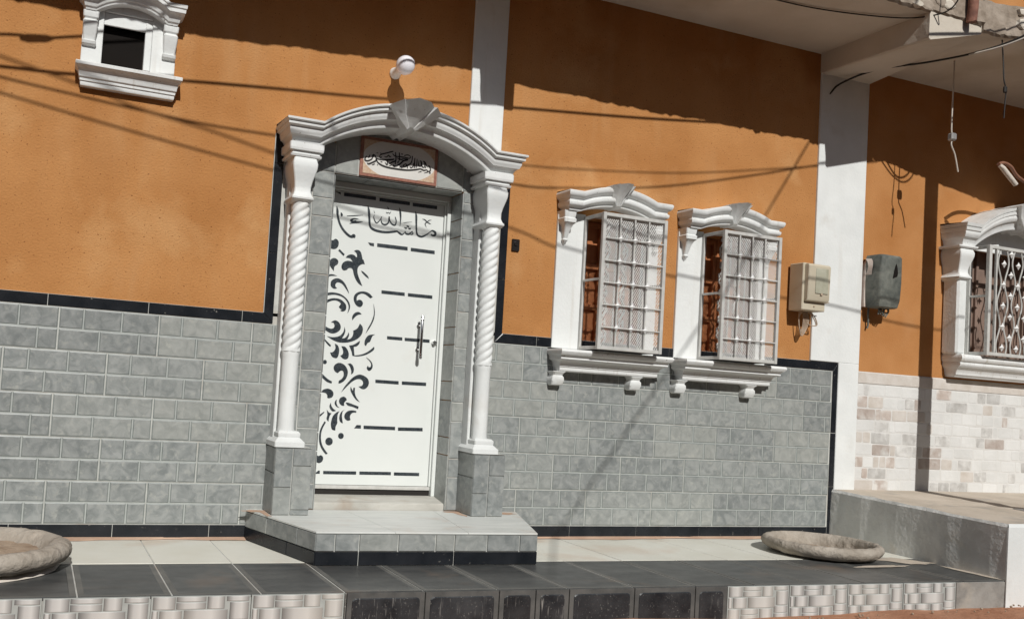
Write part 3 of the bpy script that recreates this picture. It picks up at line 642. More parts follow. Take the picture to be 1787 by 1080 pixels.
def slate_tile(x0, x1):
    o, u, nrm, ln = riser_frame(x0, x1)
    t = MB()
    g = .002
    t.pad(o, u, VZ, nrm, g, ln - g, -RH, 0, -.01, .005, .0015, 0)
    # rounded raised field
    a, b, c, d, r = .028, ln - .028, -RH + .005, -.026, .02
    pts = []
    for cx_, cz_, s in ((b - r, d - r, 0), (a + r, d - r, 90), (a + r, c + r, 180), (b - r, c + r, 270)):
        for k in range(4):
            th = math.radians(s + 30 * k)
            pts.append((cx_ + r * math.cos(th), cz_ + r * math.sin(th)))
    n_ = len(pts)
    if b - a > .06:
        mx, mz = (a + b) / 2, (c + d) / 2
        V = [tuple(o + u * p[0] + VZ * p[1] + nrm * .005) for p in pts] + [tuple(o + u * (mx + (p[0] - mx) * .975) + VZ * (mz + (p[1] - mz) * .95) + nrm * .009) for p in pts]
        t.add(V, [list(range(n_, 2 * n_))] + [(i, (i + 1) % n_, n_ + (i + 1) % n_, n_ + i) for i in range(n_)], 1)
    return obj('slate_riser_tile', t, ['slate_rim', 'slate'], pave)


for i in range(-8, 4):
    a = 0.284 + .4555 * i
    woven_tile(a, min(a + .4555, 1.660))
for a, b in ((1.660, 2.069), (2.069, 2.478), (2.478, 2.689), (2.689, 2.888), (2.888, 3.292), (3.292, 3.689), (3.689, 3.907)):
    slate_tile(a, b)
for i in range(4):
    woven_tile(3.907 + .4388 * i, 3.907 + .4388 * (i + 1))
o_, u_, n_, l_ = riser_frame(5.664, 6.12)
t = MB()
t.pad(o_, u_, VZ, n_, 0, l_, -RH, 0, -.01, .004, .004, 0)
obj('bare_riser_patch', t, 'riser_cement', pave)

# raised pavement of the neighbour
mb = MB()
rr = random.Random(11)
K = 14
Lf = lambda s: (6.222 - 0.118 * s, -1.548 * s)       # left edge, s = 0 at the wall
ztop = lambda s: 0.300 - .03 * s
top_e, mid_e, bot_e = [], [], []
for i in range(K + 1):
    s = i / K
    x, y = Lf(s)
    j = rr.uniform(-.008, .008)
    top_e.append((x + .012 + j, y, ztop(s) + rr.uniform(-.004, .004)))
    mid_e.append((x + j * .6, y, ztop(s) - .02))
    bot_e.append((x - .015 + j * .5, y, -0.35))
for i in range(K):
    mb.quad(top_e[i + 1], top_e[i], mid_e[i], mid_e[i + 1], 0)
    mb.quad(mid_e[i + 1], mid_e[i], bot_e[i], bot_e[i + 1], 0)
    mb.quad(top_e[i], top_e[i + 1], (15, top_e[i + 1][1], top_e[i + 1][2] + .01), (15, top_e[i][1], top_e[i][2] + .01), 1)
a, b, c = top_e[-1], mid_e[-1], bot_e[-1]
mb.quad((15, a[1], a[2]), a, (b[0], b[1] - .01, b[2]), (15, a[1] - .01, b[2]), 2)
mb.quad((15, a[1] - .01, b[2]), (b[0], b[1] - .01, b[2]), (c[0] - .01, c[1] - .02, c[2]), (15, c[1] - .02, c[2]), 2)
mb.add([b, (b[0], b[1] - .01, b[2]), (c[0] - .01, c[1] - .02, c[2]), c], [(0, 1, 2, 3)], 2)
obj('raised_pavement', mb, ['cement', 'cement_top', 'white'], kind='structure')
# ------------------------------------------------------------------ house shell
house = empty('house', (2.3, 0, FLOOR), label='orange plastered house front with grey tiled base, white door portal and two caged windows', category='house')
OP = (1.885, 2.812, 0.06, 2.262)                     # door opening x0 x1 z0 z1
WDX = 1.05                                           # second window is this far along
WIN = (3.785, 4.285, 1.255, 2.215)
SMALL = (0.402, 0.646, 2.705, 2.94)
mb = MB()
wall_mesh(mb, -4.0, 6.46, -0.4, 5.6, [OP, WIN, (WIN[0] + WDX, WIN[1] + WDX, WIN[2], WIN[3]), SMALL], 0.0, 0.30)
obj('wall', mb, 'orange', house)
mb = MB()                                            # closed near-black box behind, added so no sky light leaks through
for (a, b, c, d) in (((-4, .3, -.4), (15, .3, -.4), (15, 3.2, -.4), (-4, 3.2, -.4)), ((-4, 3.2, -.4), (15, 3.2, -.4), (15, 3.2, 5.6), (-4, 3.2, 5.6)),
                     ((-4, .3, 5.6), (-4, 3.2, 5.6), (15, 3.2, 5.6), (15, .3, 5.6)), ((-4, .3, -.4), (-4, 3.2, -.4), (-4, 3.2, 5.6), (-4, .3, 5.6)),
                     ((15, .3, -.4), (15, .3, 5.6), (15, 3.2, 5.6), (15, 3.2, -.4))):
    mb.quad(a, b, c, d)
obj('inner_room', mb, 'dark', house)
for x0, x1 in ((2.818, 3.075), (5.945, 6.462)):
    mb = MB()
    mb.box(x0, x1, -0.018, .01, 1.322 if x0 > 5 else 2.40, 4.2, 0, .004)
    if x0 > 5:
        mb.box(6.243, x1, -0.018, .01, -.3, 1.3225, 0, .004)
    obj('pilaster', mb, 'white', house)

# grey tiles
TWD, TH = 0.56689, 0.25
PADS = [(0.0, .24, .5, 1.0), (.24, .62, .5, 1.0), (.62, 1.0, .5, 1.0), (0.0, .405, 0.0, .5), (.405, .805, 0.0, .5), (.805, 1.0, 0.0, .5)]
tile_cache = {}


def tile_mesh(c0, c1, d0=0.0, d1=1.0):
    """Moulded tile (six printed stones) cut to the fraction c0..c1 of its length, d0..d1 of its height."""
    key = (round(c0, 3), round(c1, 3), round(d0, 3), round(d1, 3))
    if key in tile_cache:
        return tile_cache[key]
    t = MB()
    g = .0022
    o = Vector((0, 0, 0))
    L_, H_ = (c1 - c0) * TWD, (d1 - d0) * TH
    t.pad(o, VX, VZ, -VY, g, L_ - g, g, H_ - g, 0.0, .0098, .0012, 0)
    for a, b, c, d in PADS:
        a, b, c, d = max(a, c0), min(b, c1), max(c, d0), min(d, d1)
        if b - a < .012 or d - c < .03:
            continue
        e = .0032
        ua, ub, va, vb = (a - c0) * TWD, (b - c0) * TWD, (c - d0) * TH, (d - d0) * TH
        t.pad(o, VX, VZ, -VY, max(ua + e, g + .002), min(ub - e, L_ - g - .002), max(va + e, g + .002), min(vb - e, H_ - g - .002), .0096, .0118, .0060, 1, edge=2)
    me = mesh_from('tile', t, ['tile_joint', 'tile', 'tile_edge'])
    tile_cache[key] = me
    return me


def tile_row(parent, xa, xb, z, off, y=-0.002, zfrac=(0.0, 1.0)):
    k = math.floor((xa - off) / TWD)
    while off + k * TWD < xb - 1e-4:
        s = off + k * TWD
        a, b = max(s, xa), min(s + TWD, xb)
        if b - a > .015:
            o = obj('tile', tile_mesh((a - s) / TWD, (b - s) / TWD, *zfrac), parent=parent)
            o.location = (a, y, z + zfrac[0] * TH)
        k += 1


mb = MB()
for x0, x1, z0, z1 in ((-4, 1.70, -.09, 1.32), (3.02, 6.243, -.09, 1.32), (1.48, 1.60, 1.3, 2.46), (3.06, 3.165, 1.3, 2.46), (1.60, 1.884, .10, 2.44), (2.813, 3.03, .10, 2.44)):
    mb.box(x0, x1, -.0085, 0, z0, z1)
mb.box(1.8845, 2.8125, -.0085, 0, 2.2635, 2.60)
obj('grout_bed', mb, 'grout', house)
for r_ in range(5):
    zz = TH * r_
    tile_row(house, -3.9, 1.62, zz, (TWD / 2 if r_ % 2 == 0 else 0.0))
    tile_row(house, 3.0, 6.186, zz, 3.6256 + (TWD / 2 if r_ % 2 == 0 else 0.0))


def trim(poly, parent=house):
    t = MB()
    cx_, cz_ = sum(p[0] for p in poly) / len(poly), sum(p[1] for p in poly) / len(poly)
    n = len(poly)
    a = sum(poly[i][0] * poly[(i + 1) % n][1] - poly[(i + 1) % n][0] * poly[i][1] for i in range(n))
    if a < 0:
        poly = poly[::-1]
    ins = []
    for (x, z) in poly:
        dx, dz = cx_ - x, cz_ - z
        ins.append((x + math.copysign(min(.003, abs(dx)), dx), z + math.copysign(min(.003, abs(dz)), dz)))
    V = [(x, -.002, z) for x, z in poly] + [(x, -.0125, z) for x, z in poly] + [(x, -.0145, z) for x, z in ins]
    F = [list(range(2 * n, 3 * n))] + [(i, (i + 1) % n, n + (i + 1) % n, n + i) for i in range(n)] + [(n + i, n + (i + 1) % n, 2 * n + (i + 1) % n, 2 * n + i) for i in range(n)]
    t.add(V, F)
    return obj('black_trim_tile', t, 'black', parent)


def hstrip(x0, x1, z0, z1, off, step=TWD, left=None, right=None):
    """Row of black strip tiles; left/right = slope of the mitred end (dx over the strip height)."""
    xs_ = [x0]
    k = math.ceil((x0 - off) / step)
    while off + k * step < x1 - .04:
        if off + k * step > x0 + .04:
            xs_.append(off + k * step)
        k += 1
    xs_.append(x1)
    for i in range(len(xs_) - 1):
        a, b = xs_[i] + .0018, xs_[i + 1] - .0018
        al, br = a, b
        if i == 0 and left:
            al = a + left
        bl = b
        if i == len(xs_) - 2 and right:
            if right > 0:
                br = b - right
            else:
                bl = b + right
        trim([(a, z0), (bl, z0), (br, z1), (al, z1)])


def vstrip(x0, x1, z0, z1, off, step=TWD, skew=0.0):
    zs_ = [z0]
    k = math.ceil((z0 - off) / step)
    while off + k * step < z1 - .04:
        if off + k * step > z0 + .04:
            zs_.append(off + k * step)
        k += 1
    zs_.append(z1)
    for i in range(len(zs_) - 1):
        a, b = zs_[i] + .0018, zs_[i + 1] - .0018
        if i == 0 and skew:
            trim([(x0, a + (skew if skew > 0 else 0)), (x1, a + (-skew if skew < 0 else 0)), (x1, b), (x0, b)] if True else None)
        else:
            trim([(x0, a), (x1, a), (x1, b), (x0, b)])


BZ0, BZ1 = 1.2535, 1.318
hstrip(-3.9, 1.545, BZ0, BZ1, 0.215, right=.060)
vstrip(1.484, 1.543, BZ0 + .004, 2.46, 1.70, skew=.060)
hstrip(3.105, 6.240, BZ0, BZ1, 3.44, left=.060, right=-.050)
vstrip(3.107, 3.164, BZ0 + .004, 2.46, 1.69, skew=-.060)
vstrip(6.190, 6.240, -.082, .75, 0.32)
trim([(6.190, .754), (6.240, .754), (6.240, BZ1 - .003), (6.190, BZ0 - .003)])
hstrip(-3.9, 1.48, -.084, -.003, 0.67)
hstrip(3.33, 6.186, -.084, -.003, 3.79)

# ------------------------------------------------------------------ mouldings
def hood_mesh(cx, half, valley, z0, rise, prof, n=28, jit=0.0):
    """Cornice that runs level, then rises in an arc: the profile (depth, height) is carried along the path."""
    r_ = (valley ** 2 + rise ** 2) / (2 * rise)
    path = [(cx - half, z0), (cx - half * .5 - valley * .5, z0)]
    for i in range(n + 1):
        x = -valley + 2 * valley * i / n
        path.append((cx + x, z0 + rise - r_ + math.sqrt(max(r_ * r_ - x * x, 0))))
    path += [(cx + half * .5 + valley * .5, z0), (cx + half, z0)]
    return sweep(path, prof)


def sweep(path, prof, flare=.6):
    """Carry the profile along the path and return its ends to the wall, level by level."""
    mb = MB()
    m = len(prof)
    d1 = prof[1][0]
    V = []
    for k, (x, z) in enumerate(path):
        for j, (d, s) in enumerate(prof):
            dd = prof[min(max(j, 1), m - 2)][0]
            ex = 0.0
            if k == 0:
                ex = -(dd - d1) * flare
            elif k == len(path) - 1:
                ex = (dd - d1) * flare
            V.append((x + ex, -d, z + s))
    F = []
    for k in range(len(path) - 1):
        for j in range(m - 1):
            F.append((k * m + j, (k + 1) * m + j, (k + 1) * m + j + 1, k * m + j + 1))
    for k in (0, len(path) - 1):
        o = len(V)
        idx = []
        for j in range(1, m - 1):
            p = V[k * m + j]
            V.append((p[0], -prof[0][0], p[2]))
            idx.append(o + j - 1)
        for j in range(1, m - 2):
            F.append((k * m + j, idx[j - 1], idx[j], k * m + j + 1))
    mb.add(V, F)
    return mb


def round_prof(pts, k=4):
    return [tuple(p) for p in pts]


def arc(d0, s0, d1, s1, bulge, k=5):
    """Profile arc from (d0,s0) to (d1,s1); bulge>0 swells outwards (to larger depth)."""
    out = []
    dx, dy = d1 - d0, s1 - s0
    ln = math.hypot(dx, dy)
    nx_, ny_ = dy / ln, -dx / ln
    for i in range(k + 1):
        t = i / k
        b = bulge * 4 * t * (1 - t)
        out.append((d0 + dx * t + nx_ * b, s0 + dy * t + ny_ * b))
    return out


def keystone_mesh(cx, zb, zt, wb, wt, yb, yt, yback=0.0, drop=.05):
    mb = MB()
    xs_ = [-1.0, -.62, -.55, -.12, .36, .60, .68, 1.0]
    dep = [.060, .010, .030, -.020, -.012, .034, .012, .070]
    top = [(cx + wt * x, yt + d, zt - drop * (x + .1) ** 2) for x, d in zip(xs_, dep)]
    bot = [(cx + wb * x, yb, zb + drop * .35 * (1 - x * x)) for x in xs_]
    low = [(cx + wb * x * .9, yb + .03, zb - .012 + drop * .35 * (1 - x * x)) for x in xs_]
    n = len(xs_)
    mid = [tuple(Vector(b).lerp(Vector(t), .5) + Vector((0, .018, 0))) for b, t in zip(bot, top)]
    V = top + mid + bot + low + [(p[0], yback, p[2] - .004) for p in top] + [(p[0], yback, p[2]) for p in low]
    F = []
    for i in range(n - 1):
        for r_ in range(3):
            F.append((r_ * n + i, (r_ + 1) * n + i, (r_ + 1) * n + i + 1, r_ * n + i + 1))
        F.append((4 * n + i, i, i + 1, 4 * n + i + 1))
        F.append((3 * n + i, 5 * n + i, 5 * n + i + 1, 3 * n + i + 1))
    F.append((0, 4 * n, 5 * n, 3 * n, 2 * n, n))
    F.append((n - 1, 2 * n - 1, 3 * n - 1, 4 * n - 1, 6 * n - 1, 5 * n - 1))
    mb.add(V, F)
    return mb


def block_loft(mb, cx, secs, yback=0.0, mi=0, ch=.006):
    """Rectangular moulded block: sections (z, half width, front y) from bottom to top, corners chamfered."""
    rings = []
    for z, h, yf in secs:
        rings.append([(cx - h, yback, z), (cx - h, yf + ch, z), (cx - h + ch, yf, z), (cx + h - ch, yf, z), (cx + h, yf + ch, z), (cx + h, yback, z)])
    mb.loft(rings, mi, True)


def capital(cx, zt, zb, w, yf, yback=0.0):
    """S-shaped square capital between zb and zt."""
    h = zt - zb
    mb = MB()
    prof = [(0.0, .50, .055), (.04, .62, .03), (.085, .70, .008), (.12, .70, .006), (.17, .60, .018), (.26, .525, .03), (.36, .53, .03), (.5, .60, .02), (.64, .71, .006), (.76, .79, -.004), (.86, .80, -.006), (.94, .74, .002), (1.0, .70, .008)]
    block_loft(mb, cx, [(zb + t * h, w * a, yf + d) for t, a, d in prof], yback)
    return mb


def rope(mb, cx, cy, z0, z1, r0, step=.055, strands=4, n=36):
    k = int((z1 - z0) / .006)
    rings = []
    for i in range(k + 1):
        z = z0 + (z1 - z0) * i / k
        fade = min(1, (z - z0) / .03, (z1 - z) / .03)
        ring = []
        for j in range(n):
            th = 2 * math.pi * j / n
            ph = strands * th - 2 * math.pi * z / step
            rad = r0 * (1 - .20 * fade * (1 - abs(math.cos(ph / 2)) ** .7))
            ring.append((cx + rad * math.cos(th), cy + rad * math.sin(th), z))
        rings.append(ring)
    mb.loft(rings, 0, True)


# ------------------------------------------------------------------ door portal
portal = empty('door_surround', (2.3, 0, .10), house)
DP = [(0.0, 0.0), (.215, 0.0), (.222, .012), (.222, .022)] + arc(.225, .026, .262, .052, -.006, 4) + arc(.264, .058, .278, .100, .004, 4) + \
     [(.288, .104), (.300, .110), (.302, .124), (.290, .1275)] + [(.305, .131), (.318, .138), (.320, .150), (.312, .155), (0.0, .175)]
DP = [(d, s * .86) for d, s in DP]
hm = hood_mesh(2.303, .762, .594, 2.366, .196, DP)
obj('hood', hm, 'cornice', portal, smooth=40, recalc=True)
obj('keystone', keystone_mesh(2.292, 2.545, 2.705, .026, .172, -.275, -.425), 'cornice', portal, smooth=25, recalc=True)
for cx in (1.630, 2.957):
    mb = MB()
    block_loft(mb, cx, [(2.283, .098, -.232), (2.296, .100, -.238), (2.297, .090, -.228), (2.318, .090, -.228), (2.319, .106, -.245), (2.332, .108, -.248), (2.367, .108, -.248)])
    obj('impost', mb, 'cornice', portal, recalc=True)
    obj('capital', capital(cx, 2.285, 2.000, .098, -.232), 'white', portal, smooth=35, recalc=True)
    mb = MB()
    mb.box(cx - .058, cx + .058, -.105, -.010, .50, 2.30, 0, .006)
    obj('backing_pier', mb, 'white', portal)
    mb = MB()
    rope(mb, cx + .006, -.150, 1.085, 2.035, .0585)
    # lower shaft, eight-sided with a leaf edge at the top
    rings = []
    for z, rr_ in ((.595, .056), (.62, .053), (1.02, .053), (1.06, .055), (1.095, .059), (1.105, .056), (1.11, .045)):
        rings.append([(cx + .006 + rr_ * math.cos(math.pi / 8 + math.pi / 4 * k), -.150 + rr_ * math.sin(math.pi / 8 + math.pi / 4 * k), z) for k in range(8)])
    mb.loft(rings, 0, True)
    obj('column', mb, 'white', portal, smooth=50, recalc=True)
    mb = MB()
    block_loft(mb, cx + .018, [(.503, .094, -.243), (.532, .094, -.243), (.545, .082, -.228), (.560, .068, -.212), (.570, .070, -.215), (.585, .070, -.215), (.598, .060, -.200)])
    obj('column_base', mb, 'white', portal, smooth=30, recalc=True)
for px0, px1 in ((1.558, 1.790), (2.888, 3.120)):
    mb = MB()
    mb.box(px0 + .008, px1 - .008, -.245, -.012, .09, .500, 0)
    mb.quad((px0, -.252, .5015), (px1, -.252, .5015), (px1, -.012, .5015), (px0, -.012, .5015))
    obj('pedestal', mb, 'grout', portal)
    w_ = px1 - px0

    def piece(o, u, nrm, u0, u1, v0, v1):
        t = MB()
        t.pad(o, u, VZ, nrm, u0 + .0015, u1 - .0015, v0 + .0015, v1 - .0015, 0, .0075, .003)
        obj('pedestal_tile', t, 'tile', portal)
    of = Vector((px0, -.245, 0))
    sp = .112
    if px0 < 2:
        for q in ((0, sp, .262, .498), (0, sp, .096, .262), (sp, w_ - .0, .392, .498), (sp, w_, .128, .392), (sp, w_, .096, .128)):
            piece(of, VX, -VY, *q)
    else:
        for q in ((0, sp, .245, .498), (0, sp, .096, .245), (sp, w_, .362, .498), (sp, w_, .096, .362)):
            piece(of, VX, -VY, *q)
    for xs_, nrm, u in ((px0 + .008, -VX, -VY), (px1 - .008, VX, VY)):
        o = Vector((xs_, -.012 if nrm.x < 0 else -.245, 0))
        for v0, v1 in ((.096, .345), (.345, .498)):
            t = MB()
            t.pad(o, u, VZ, nrm, .0015, .2335, v0 + .0015, v1 - .0015, 0, .0075, .003)
            obj('pedestal_tile', t, 'tile', portal, recalc=False)

# tile strips beside the opening, over it, and the jambs
def flat_tile(x0, x1, z0, z1, y=-.002):
    t = MB()
    t.pad(Vector((0, y, 0)), VX, VZ, -VY, x0 + .002, x1 - .002, z0 + .002, z1 - .002, 0, .0115, .003)
    obj('border_tile', t, 'tile', portal)


for x0, x1 in ((1.745, 1.885), (2.812, 2.935)):
    z = .10
    hs = [.16, .25, .10, .245, .125, .25, .12, .245, .125, .25, .12, .25]
    if x0 > 2:
        hs = [.22, .125, .25, .13, .25, .12, .245, .125, .25, .12, .25, .10]
    for h in hs:
        z1 = min(z + h, 2.262)
        if z1 - z > .03:
            flat_tile(x0, x1, z, z1)
        z = z1
for x0, x1 in ((1.60, 1.745), (2.935, 3.03)):
    z = .50
    for h in (.25, .25, .25, .25, .25, .25, .25, .25):
        z1 = min(z + h, 2.30)
        if z1 - z > .03:
            flat_tile(x0, x1, z, z1)
        z = z1
for x0, x1, z0, z1 in ((1.62, 1.885, 2.264, 2.462), (1.885, 2.045, 2.264, 2.52), (1.92, 2.045, 2.52, 2.59), (2.602, 2.80, 2.264, 2.52), (2.602, 2.70, 2.52, 2.59),
                       (2.80, 3.0, 2.264, 2.455), (2.045, 2.34, 2.536, 2.60), (2.34, 2.602, 2.536, 2.60)):
    flat_tile(x0, x1, z0, z1)
YD = 0.194
for xj, nrm, u in ((OP[1], -VX, -VY), (OP[0], VX, VY)):
    z = .098
    hs = (.368, .12, .25, .13, .25, .12, .25, .12, .25, .12, .25)
    for h in hs:
        z1 = min(z + h, OP[3] - .008)
        if z1 - z > .02:
            t = MB()
            o = Vector((xj, .235 if nrm.x < 0 else -.0, 0))
            t.pad(o, u, VZ, nrm, -.0135 if nrm.x > 0 else .002, .236 if nrm.x > 0 else .2485, z + .0018, z1 - .0018, 0, .007, .002)
            obj('jamb_tile', t, 'tile', portal)
        z = z1
x = OP[0] + .008
for w_ in (.24, .34, .34):
    x1 = min(x + w_, OP[1] - .008)
    t = MB()
    t.pad(Vector((0, 0, OP[3])), VX, VY, -VZ, x + .001, x1 - .001, .0, .235, 0, .008, .002)
    obj('lintel_tile', t, 'tile', portal, recalc=False)
    x = x1
mb = MB()
rings = []
rq = random.Random(4)
for i in range(19):
    x_ = OP[0] + .001 + (OP[1] - OP[0] - .002) * i / 18
    j_ = rq.uniform(-.003, .003)
    rings.append([(x_, .0 + j_, .090), (x_, .002 + j_, .132 + j_), (x_, .012 + j_, .140 + j_ * .5), (x_, .175, .168), (x_, .29, .168), (x_, .29, .090)])
mb.loft(rings, 0, True)
obj('threshold', mb, 'threshold', portal, recalc=True)

# plaque with the painted text
plaque = empty('plaque', (2.32, -.014, 2.27), house, label='white plaque with black Arabic calligraphy and red-brown border')
mb = MB()
mb.box(2.048, 2.600, -.018, -.002, 2.270, 2.532, 0, .001)
obj('border', mb, 'plaque_frame', plaque)
mb = MB()
mb.quad((2.070, -.0192, 2.289), (2.577, -.0192, 2.289), (2.577, -.0192, 2.512), (2.070, -.0192, 2.512))
obj('face', mb, 'plaque', plaque)
for (xa, za, sx, sz) in ((2.070, 2.289, 1, 1), (2.577, 2.289, -1, 1), (2.070, 2.512, 1, -1), (2.577, 2.512, -1, -1)):
    mb = MB()
    pts = [(xa, za), (xa + sx * .125, za)]
    for k in range(1, 6):
        t_ = k / 6
        pts.append((xa + sx * .125 * (1 - t_) ** 1.5, za + sz * .09 * t_ ** 1.3))
    pts.append((xa, za + sz * .09))
    n = len(pts)
    V = [(p[0], -.0200, p[1]) for p in pts]
    f = list(range(n))
    mb.add(V, [f if sx * sz > 0 else f[::-1]])
    obj('corner_ornament', mb, 'plaque_corner', plaque)


def stroke_mesh(mb, st, y, wk=1.0):
    """A brush stroke of varying width lying in the plane y."""
    pts = catmull([(p[0], p[1], p[2]) for p in st], 5)
    L_, R_ = [], []
    for i, p in enumerate(pts):
        a, b = pts[max(i - 1, 0)], pts[min(i + 1, len(pts) - 1)]
        d = Vector((b.x - a.x, b.y - a.y))
        d = d.normalized() if d.length > 1e-7 else Vector((1, 0))
        # a broad-nib pen: a bit of the width always stays
        w_ = max(abs(p.z) * 1.35, .0018) * .5 * wk
        L_.append((p.x - d.y * w_, y, p.y + d.x * w_))
        R_.append((p.x + d.y * w_, y, p.y - d.x * w_))
    n = len(pts)
    mb.add(L_ + R_, [(n + i, n + i + 1, i + 1, i) for i in range(n - 1)])


mb = MB()
for i, s in enumerate(PLAQUE_STROKES):
    stroke_mesh(mb, s, -.0206 - i * .00003, 1.3)
obj('calligraphy', mb, 'ink', plaque)

# ------------------------------------------------------------------ door
door = empty('door', (2.33, YD, .165), house, label='white metal door with black scroll cut-outs and Arabic lettering')
mb = MB()
mb.box(OP[0] + .008, 2.762, YD, YD + .04, .232, 2.195, 0, .002)
leaf = obj('leaf', mb, 'door_white', door)
mb = MB()
mb.box(2.764, 2.776, YD - .012, YD + .06, .232, 2.205, 0, .002)
mb.box(2.778, OP[1] - .0075, YD - .030, YD + .08, .167, 2.212, 0, .003)
mb.box(OP[0] + .0075, OP[1] - .0075, YD - .030, YD + .08, 2.2125, OP[3] - .009, 0, .003)
mb.box(OP[0] + .0075, 2.777, YD - .012, YD + .06, 2.197, 2.2115, 0, .002)
mb.box(OP[0] + .0075, OP[0] + .0078 + .004, YD - .030, YD + .08, .167, 2.212, 0)
obj('door_frame', mb, 'door_white', door)
mb = MB()
mb.box(OP[0] + .01, 2.776, YD - .010, YD + .03, .205, .230, 0, .003)
obj('bottom_rail', mb, 'cage', door)
mb = MB()
mb.box(OP[0] + .01, 2.776, YD + .004, YD + .03, .1685, .204, 0)
obj('gap_shade', mb, 'ink', door)  # black strip stands in for the dark gap under the leaf


def sign_area(poly):
    n = len(poly)
    return sum(poly[i][0] * poly[(i + 1) % n][1] - poly[(i + 1) % n][0] * poly[i][1] for i in range(n))


def flat_poly(mb, poly, y):
    poly = [(max(p[0], OP[0] + .014), p[1]) for p in poly]
    if sign_area(poly) < 0:
        poly = poly[::-1]
    mb.add([(p[0], y, p[1]) for p in poly], [list(range(len(poly)))])


def smooth_closed(poly, sharp=62):
    """Round an outline while keeping its pointed tips."""
    n = len(poly)
    out = []
    P = [Vector(p) for p in poly]
    corner = []
    for i in range(n):
        a, b = P[i] - P[i - 1], P[(i + 1) % n] - P[i]
        corner.append(a.length > 1e-9 and b.length > 1e-9 and math.degrees(a.angle(b)) > sharp)
    for i in range(n):
        p1, p2 = P[i], P[(i + 1) % n]
        t1 = Vector((0, 0)) if corner[i] else (P[(i + 1) % n] - P[i - 1]) * .5
        t2 = Vector((0, 0)) if corner[(i + 1) % n] else (P[(i + 2) % n] - P[i]) * .5
        for k in range(4):
            t = k / 4
            h = (2 * t ** 3 - 3 * t * t + 1) * p1 + (t ** 3 - 2 * t * t + t) * t1 + (-2 * t ** 3 + 3 * t * t) * p2 + (t ** 3 - t * t) * t2
            out.append((h.x, h.y))
    return out


for poly in SCROLLS:
    mb = MB()
    flat_poly(mb, smooth_closed(poly), YD - .0012)
    obj('scroll_cutout', mb, 'cutout', door)
for poly in BARS:
    mb = MB()
    flat_poly(mb, poly, YD - .0012)
    obj('slot_cutout', mb, 'cutout', door)
mb = MB()
for i, s in enumerate(STROKES):
    stroke_mesh(mb, s, YD - .0013 - i * .00003)
obj('lettering', mb, 'cutout', door)
# pull handle and lock
mb = MB()
hx, hy = 2.622, YD - .062
mb.tube([(hx, hy, 1.105), (hx, hy, 1.11), (hx, hy, 1.40), (hx, hy, 1.405)], [.008, .0115, .0115, .008], 14)
for z in (1.118, 1.135, 1.372, 1.39):
    mb.tube([(hx, hy, z - .004), (hx, hy, z + .004)], .0135, 14)
for z in (1.17, 1.335):
    mb.tube([(hx, hy, z), (hx, YD + .002, z)], .008, 10)
    mb.tube([(hx, YD - .008, z), (hx, YD + .002, z)], .016, 14)
obj('handle', mb, 'chrome', door, smooth=40)
mb = MB()
mb.tube([(2.738, YD - .03, 1.228), (2.738, YD + .002, 1.228)], [.012, .015], 14)
mb.box(2.738, 2.762, YD - .022, YD - .010, 1.220, 1.237, 0, .003)
obj('lock', mb, 'chrome', door, smooth=40)

# ------------------------------------------------------------------ windows with cages
SILL = [(0, 1.085), (.088, 1.085), (.100, 1.090), (.104, 1.096), (.104, 1.116)] + arc(.112, 1.120, .160, 1.164, -.014, 5) + [(.172, 1.168), (.176, 1.172), (.176, 1.190)] + arc(.180, 1.193, .204, 1.204, -.002, 3) + arc(.206, 1.208, .206, 1.240, .012, 4) + [(0, 1.250)]


def straight(prof, x0, x1):
    return sweep([(x0, 0), ((x0 + x1) / 2, 0), (x1, 0)], prof, .5)


HP = [(0, 0), (.118, 0), (.122, .006), (.122, .018), (.132, .021)] + arc(.135, .024, .160, .056, .010, 5) + [(.146, .064), (.148, .076)] + arc(.152, .082, .186, .124, .011, 6) + [(.176, .132), (0, .142)]


def star_mesh():
    mb = MB()
    r, q, d = .030, .0100, .018
    V = [(r, 0, 0), (q, 0, q), (0, 0, r), (-q, 0, q), (-r, 0, 0), (-q, 0, -q), (0, 0, -r), (q, 0, -q), (0, -d, 0), (0, d, 0)]
    F = []
    for i in range(8):
        F.append(((i + 1) % 8, i, 8))
        F.append((i, (i + 1) % 8, 9))
    mb.add(V, F)
    return mesh_from('rosette', mb, ['silver'])


STAR = star_mesh()


def expanded(mb, x0, x1, z0, z1, y, ang=61, pitch=.0145, wd=.0066, th=.0010, ang2=-28, pitch2=.045, wd2=.0026):
    for an, pt, ww, yy in ((ang, pitch, wd, y), (ang2, pitch2, wd2, y + .0015)):
        a = math.radians(an)
        dx, dz = math.cos(a), math.sin(a)
        nx_, nz_ = -dz, dx
        cs = [(x - x0) * nx_ + (z - z0) * nz_ for x in (x0, x1) for z in (z0, z1)]
        c = min(cs) + pt * .5
        while c < max(cs):
            # clip the line n.p = c to the rectangle
            pts = []
            for x in (x0, x1):
                z = z0 + (c - (x - x0) * nx_) / nz_
                if z0 - 1e-9 <= z <= z1 + 1e-9:
                    pts.append((x, z))
            for z in (z0, z1):
                x = x0 + (c - (z - z0) * nz_) / nx_
                if x0 < x < x1:
                    pts.append((x, z))
            if len(pts) >= 2:
                pts.sort()
                (xa, za), (xb, zb) = pts[0], pts[-1]
                h = ww / 2
                V = []
                for yo in (yy - th, yy + th):
                    V += [(xa - nx_ * h, yo, za - nz_ * h), (xb - nx_ * h, yo, zb - nz_ * h), (xb + nx_ * h, yo, zb + nz_ * h), (xa + nx_ * h, yo, za + nz_ * h)]
                mb.add(V, [(0, 1, 2, 3), (7, 6, 5, 4), (0, 4, 5, 1), (2, 6, 7, 3), (1, 5, 6, 2), (3, 7, 4, 0)])
            c += pt


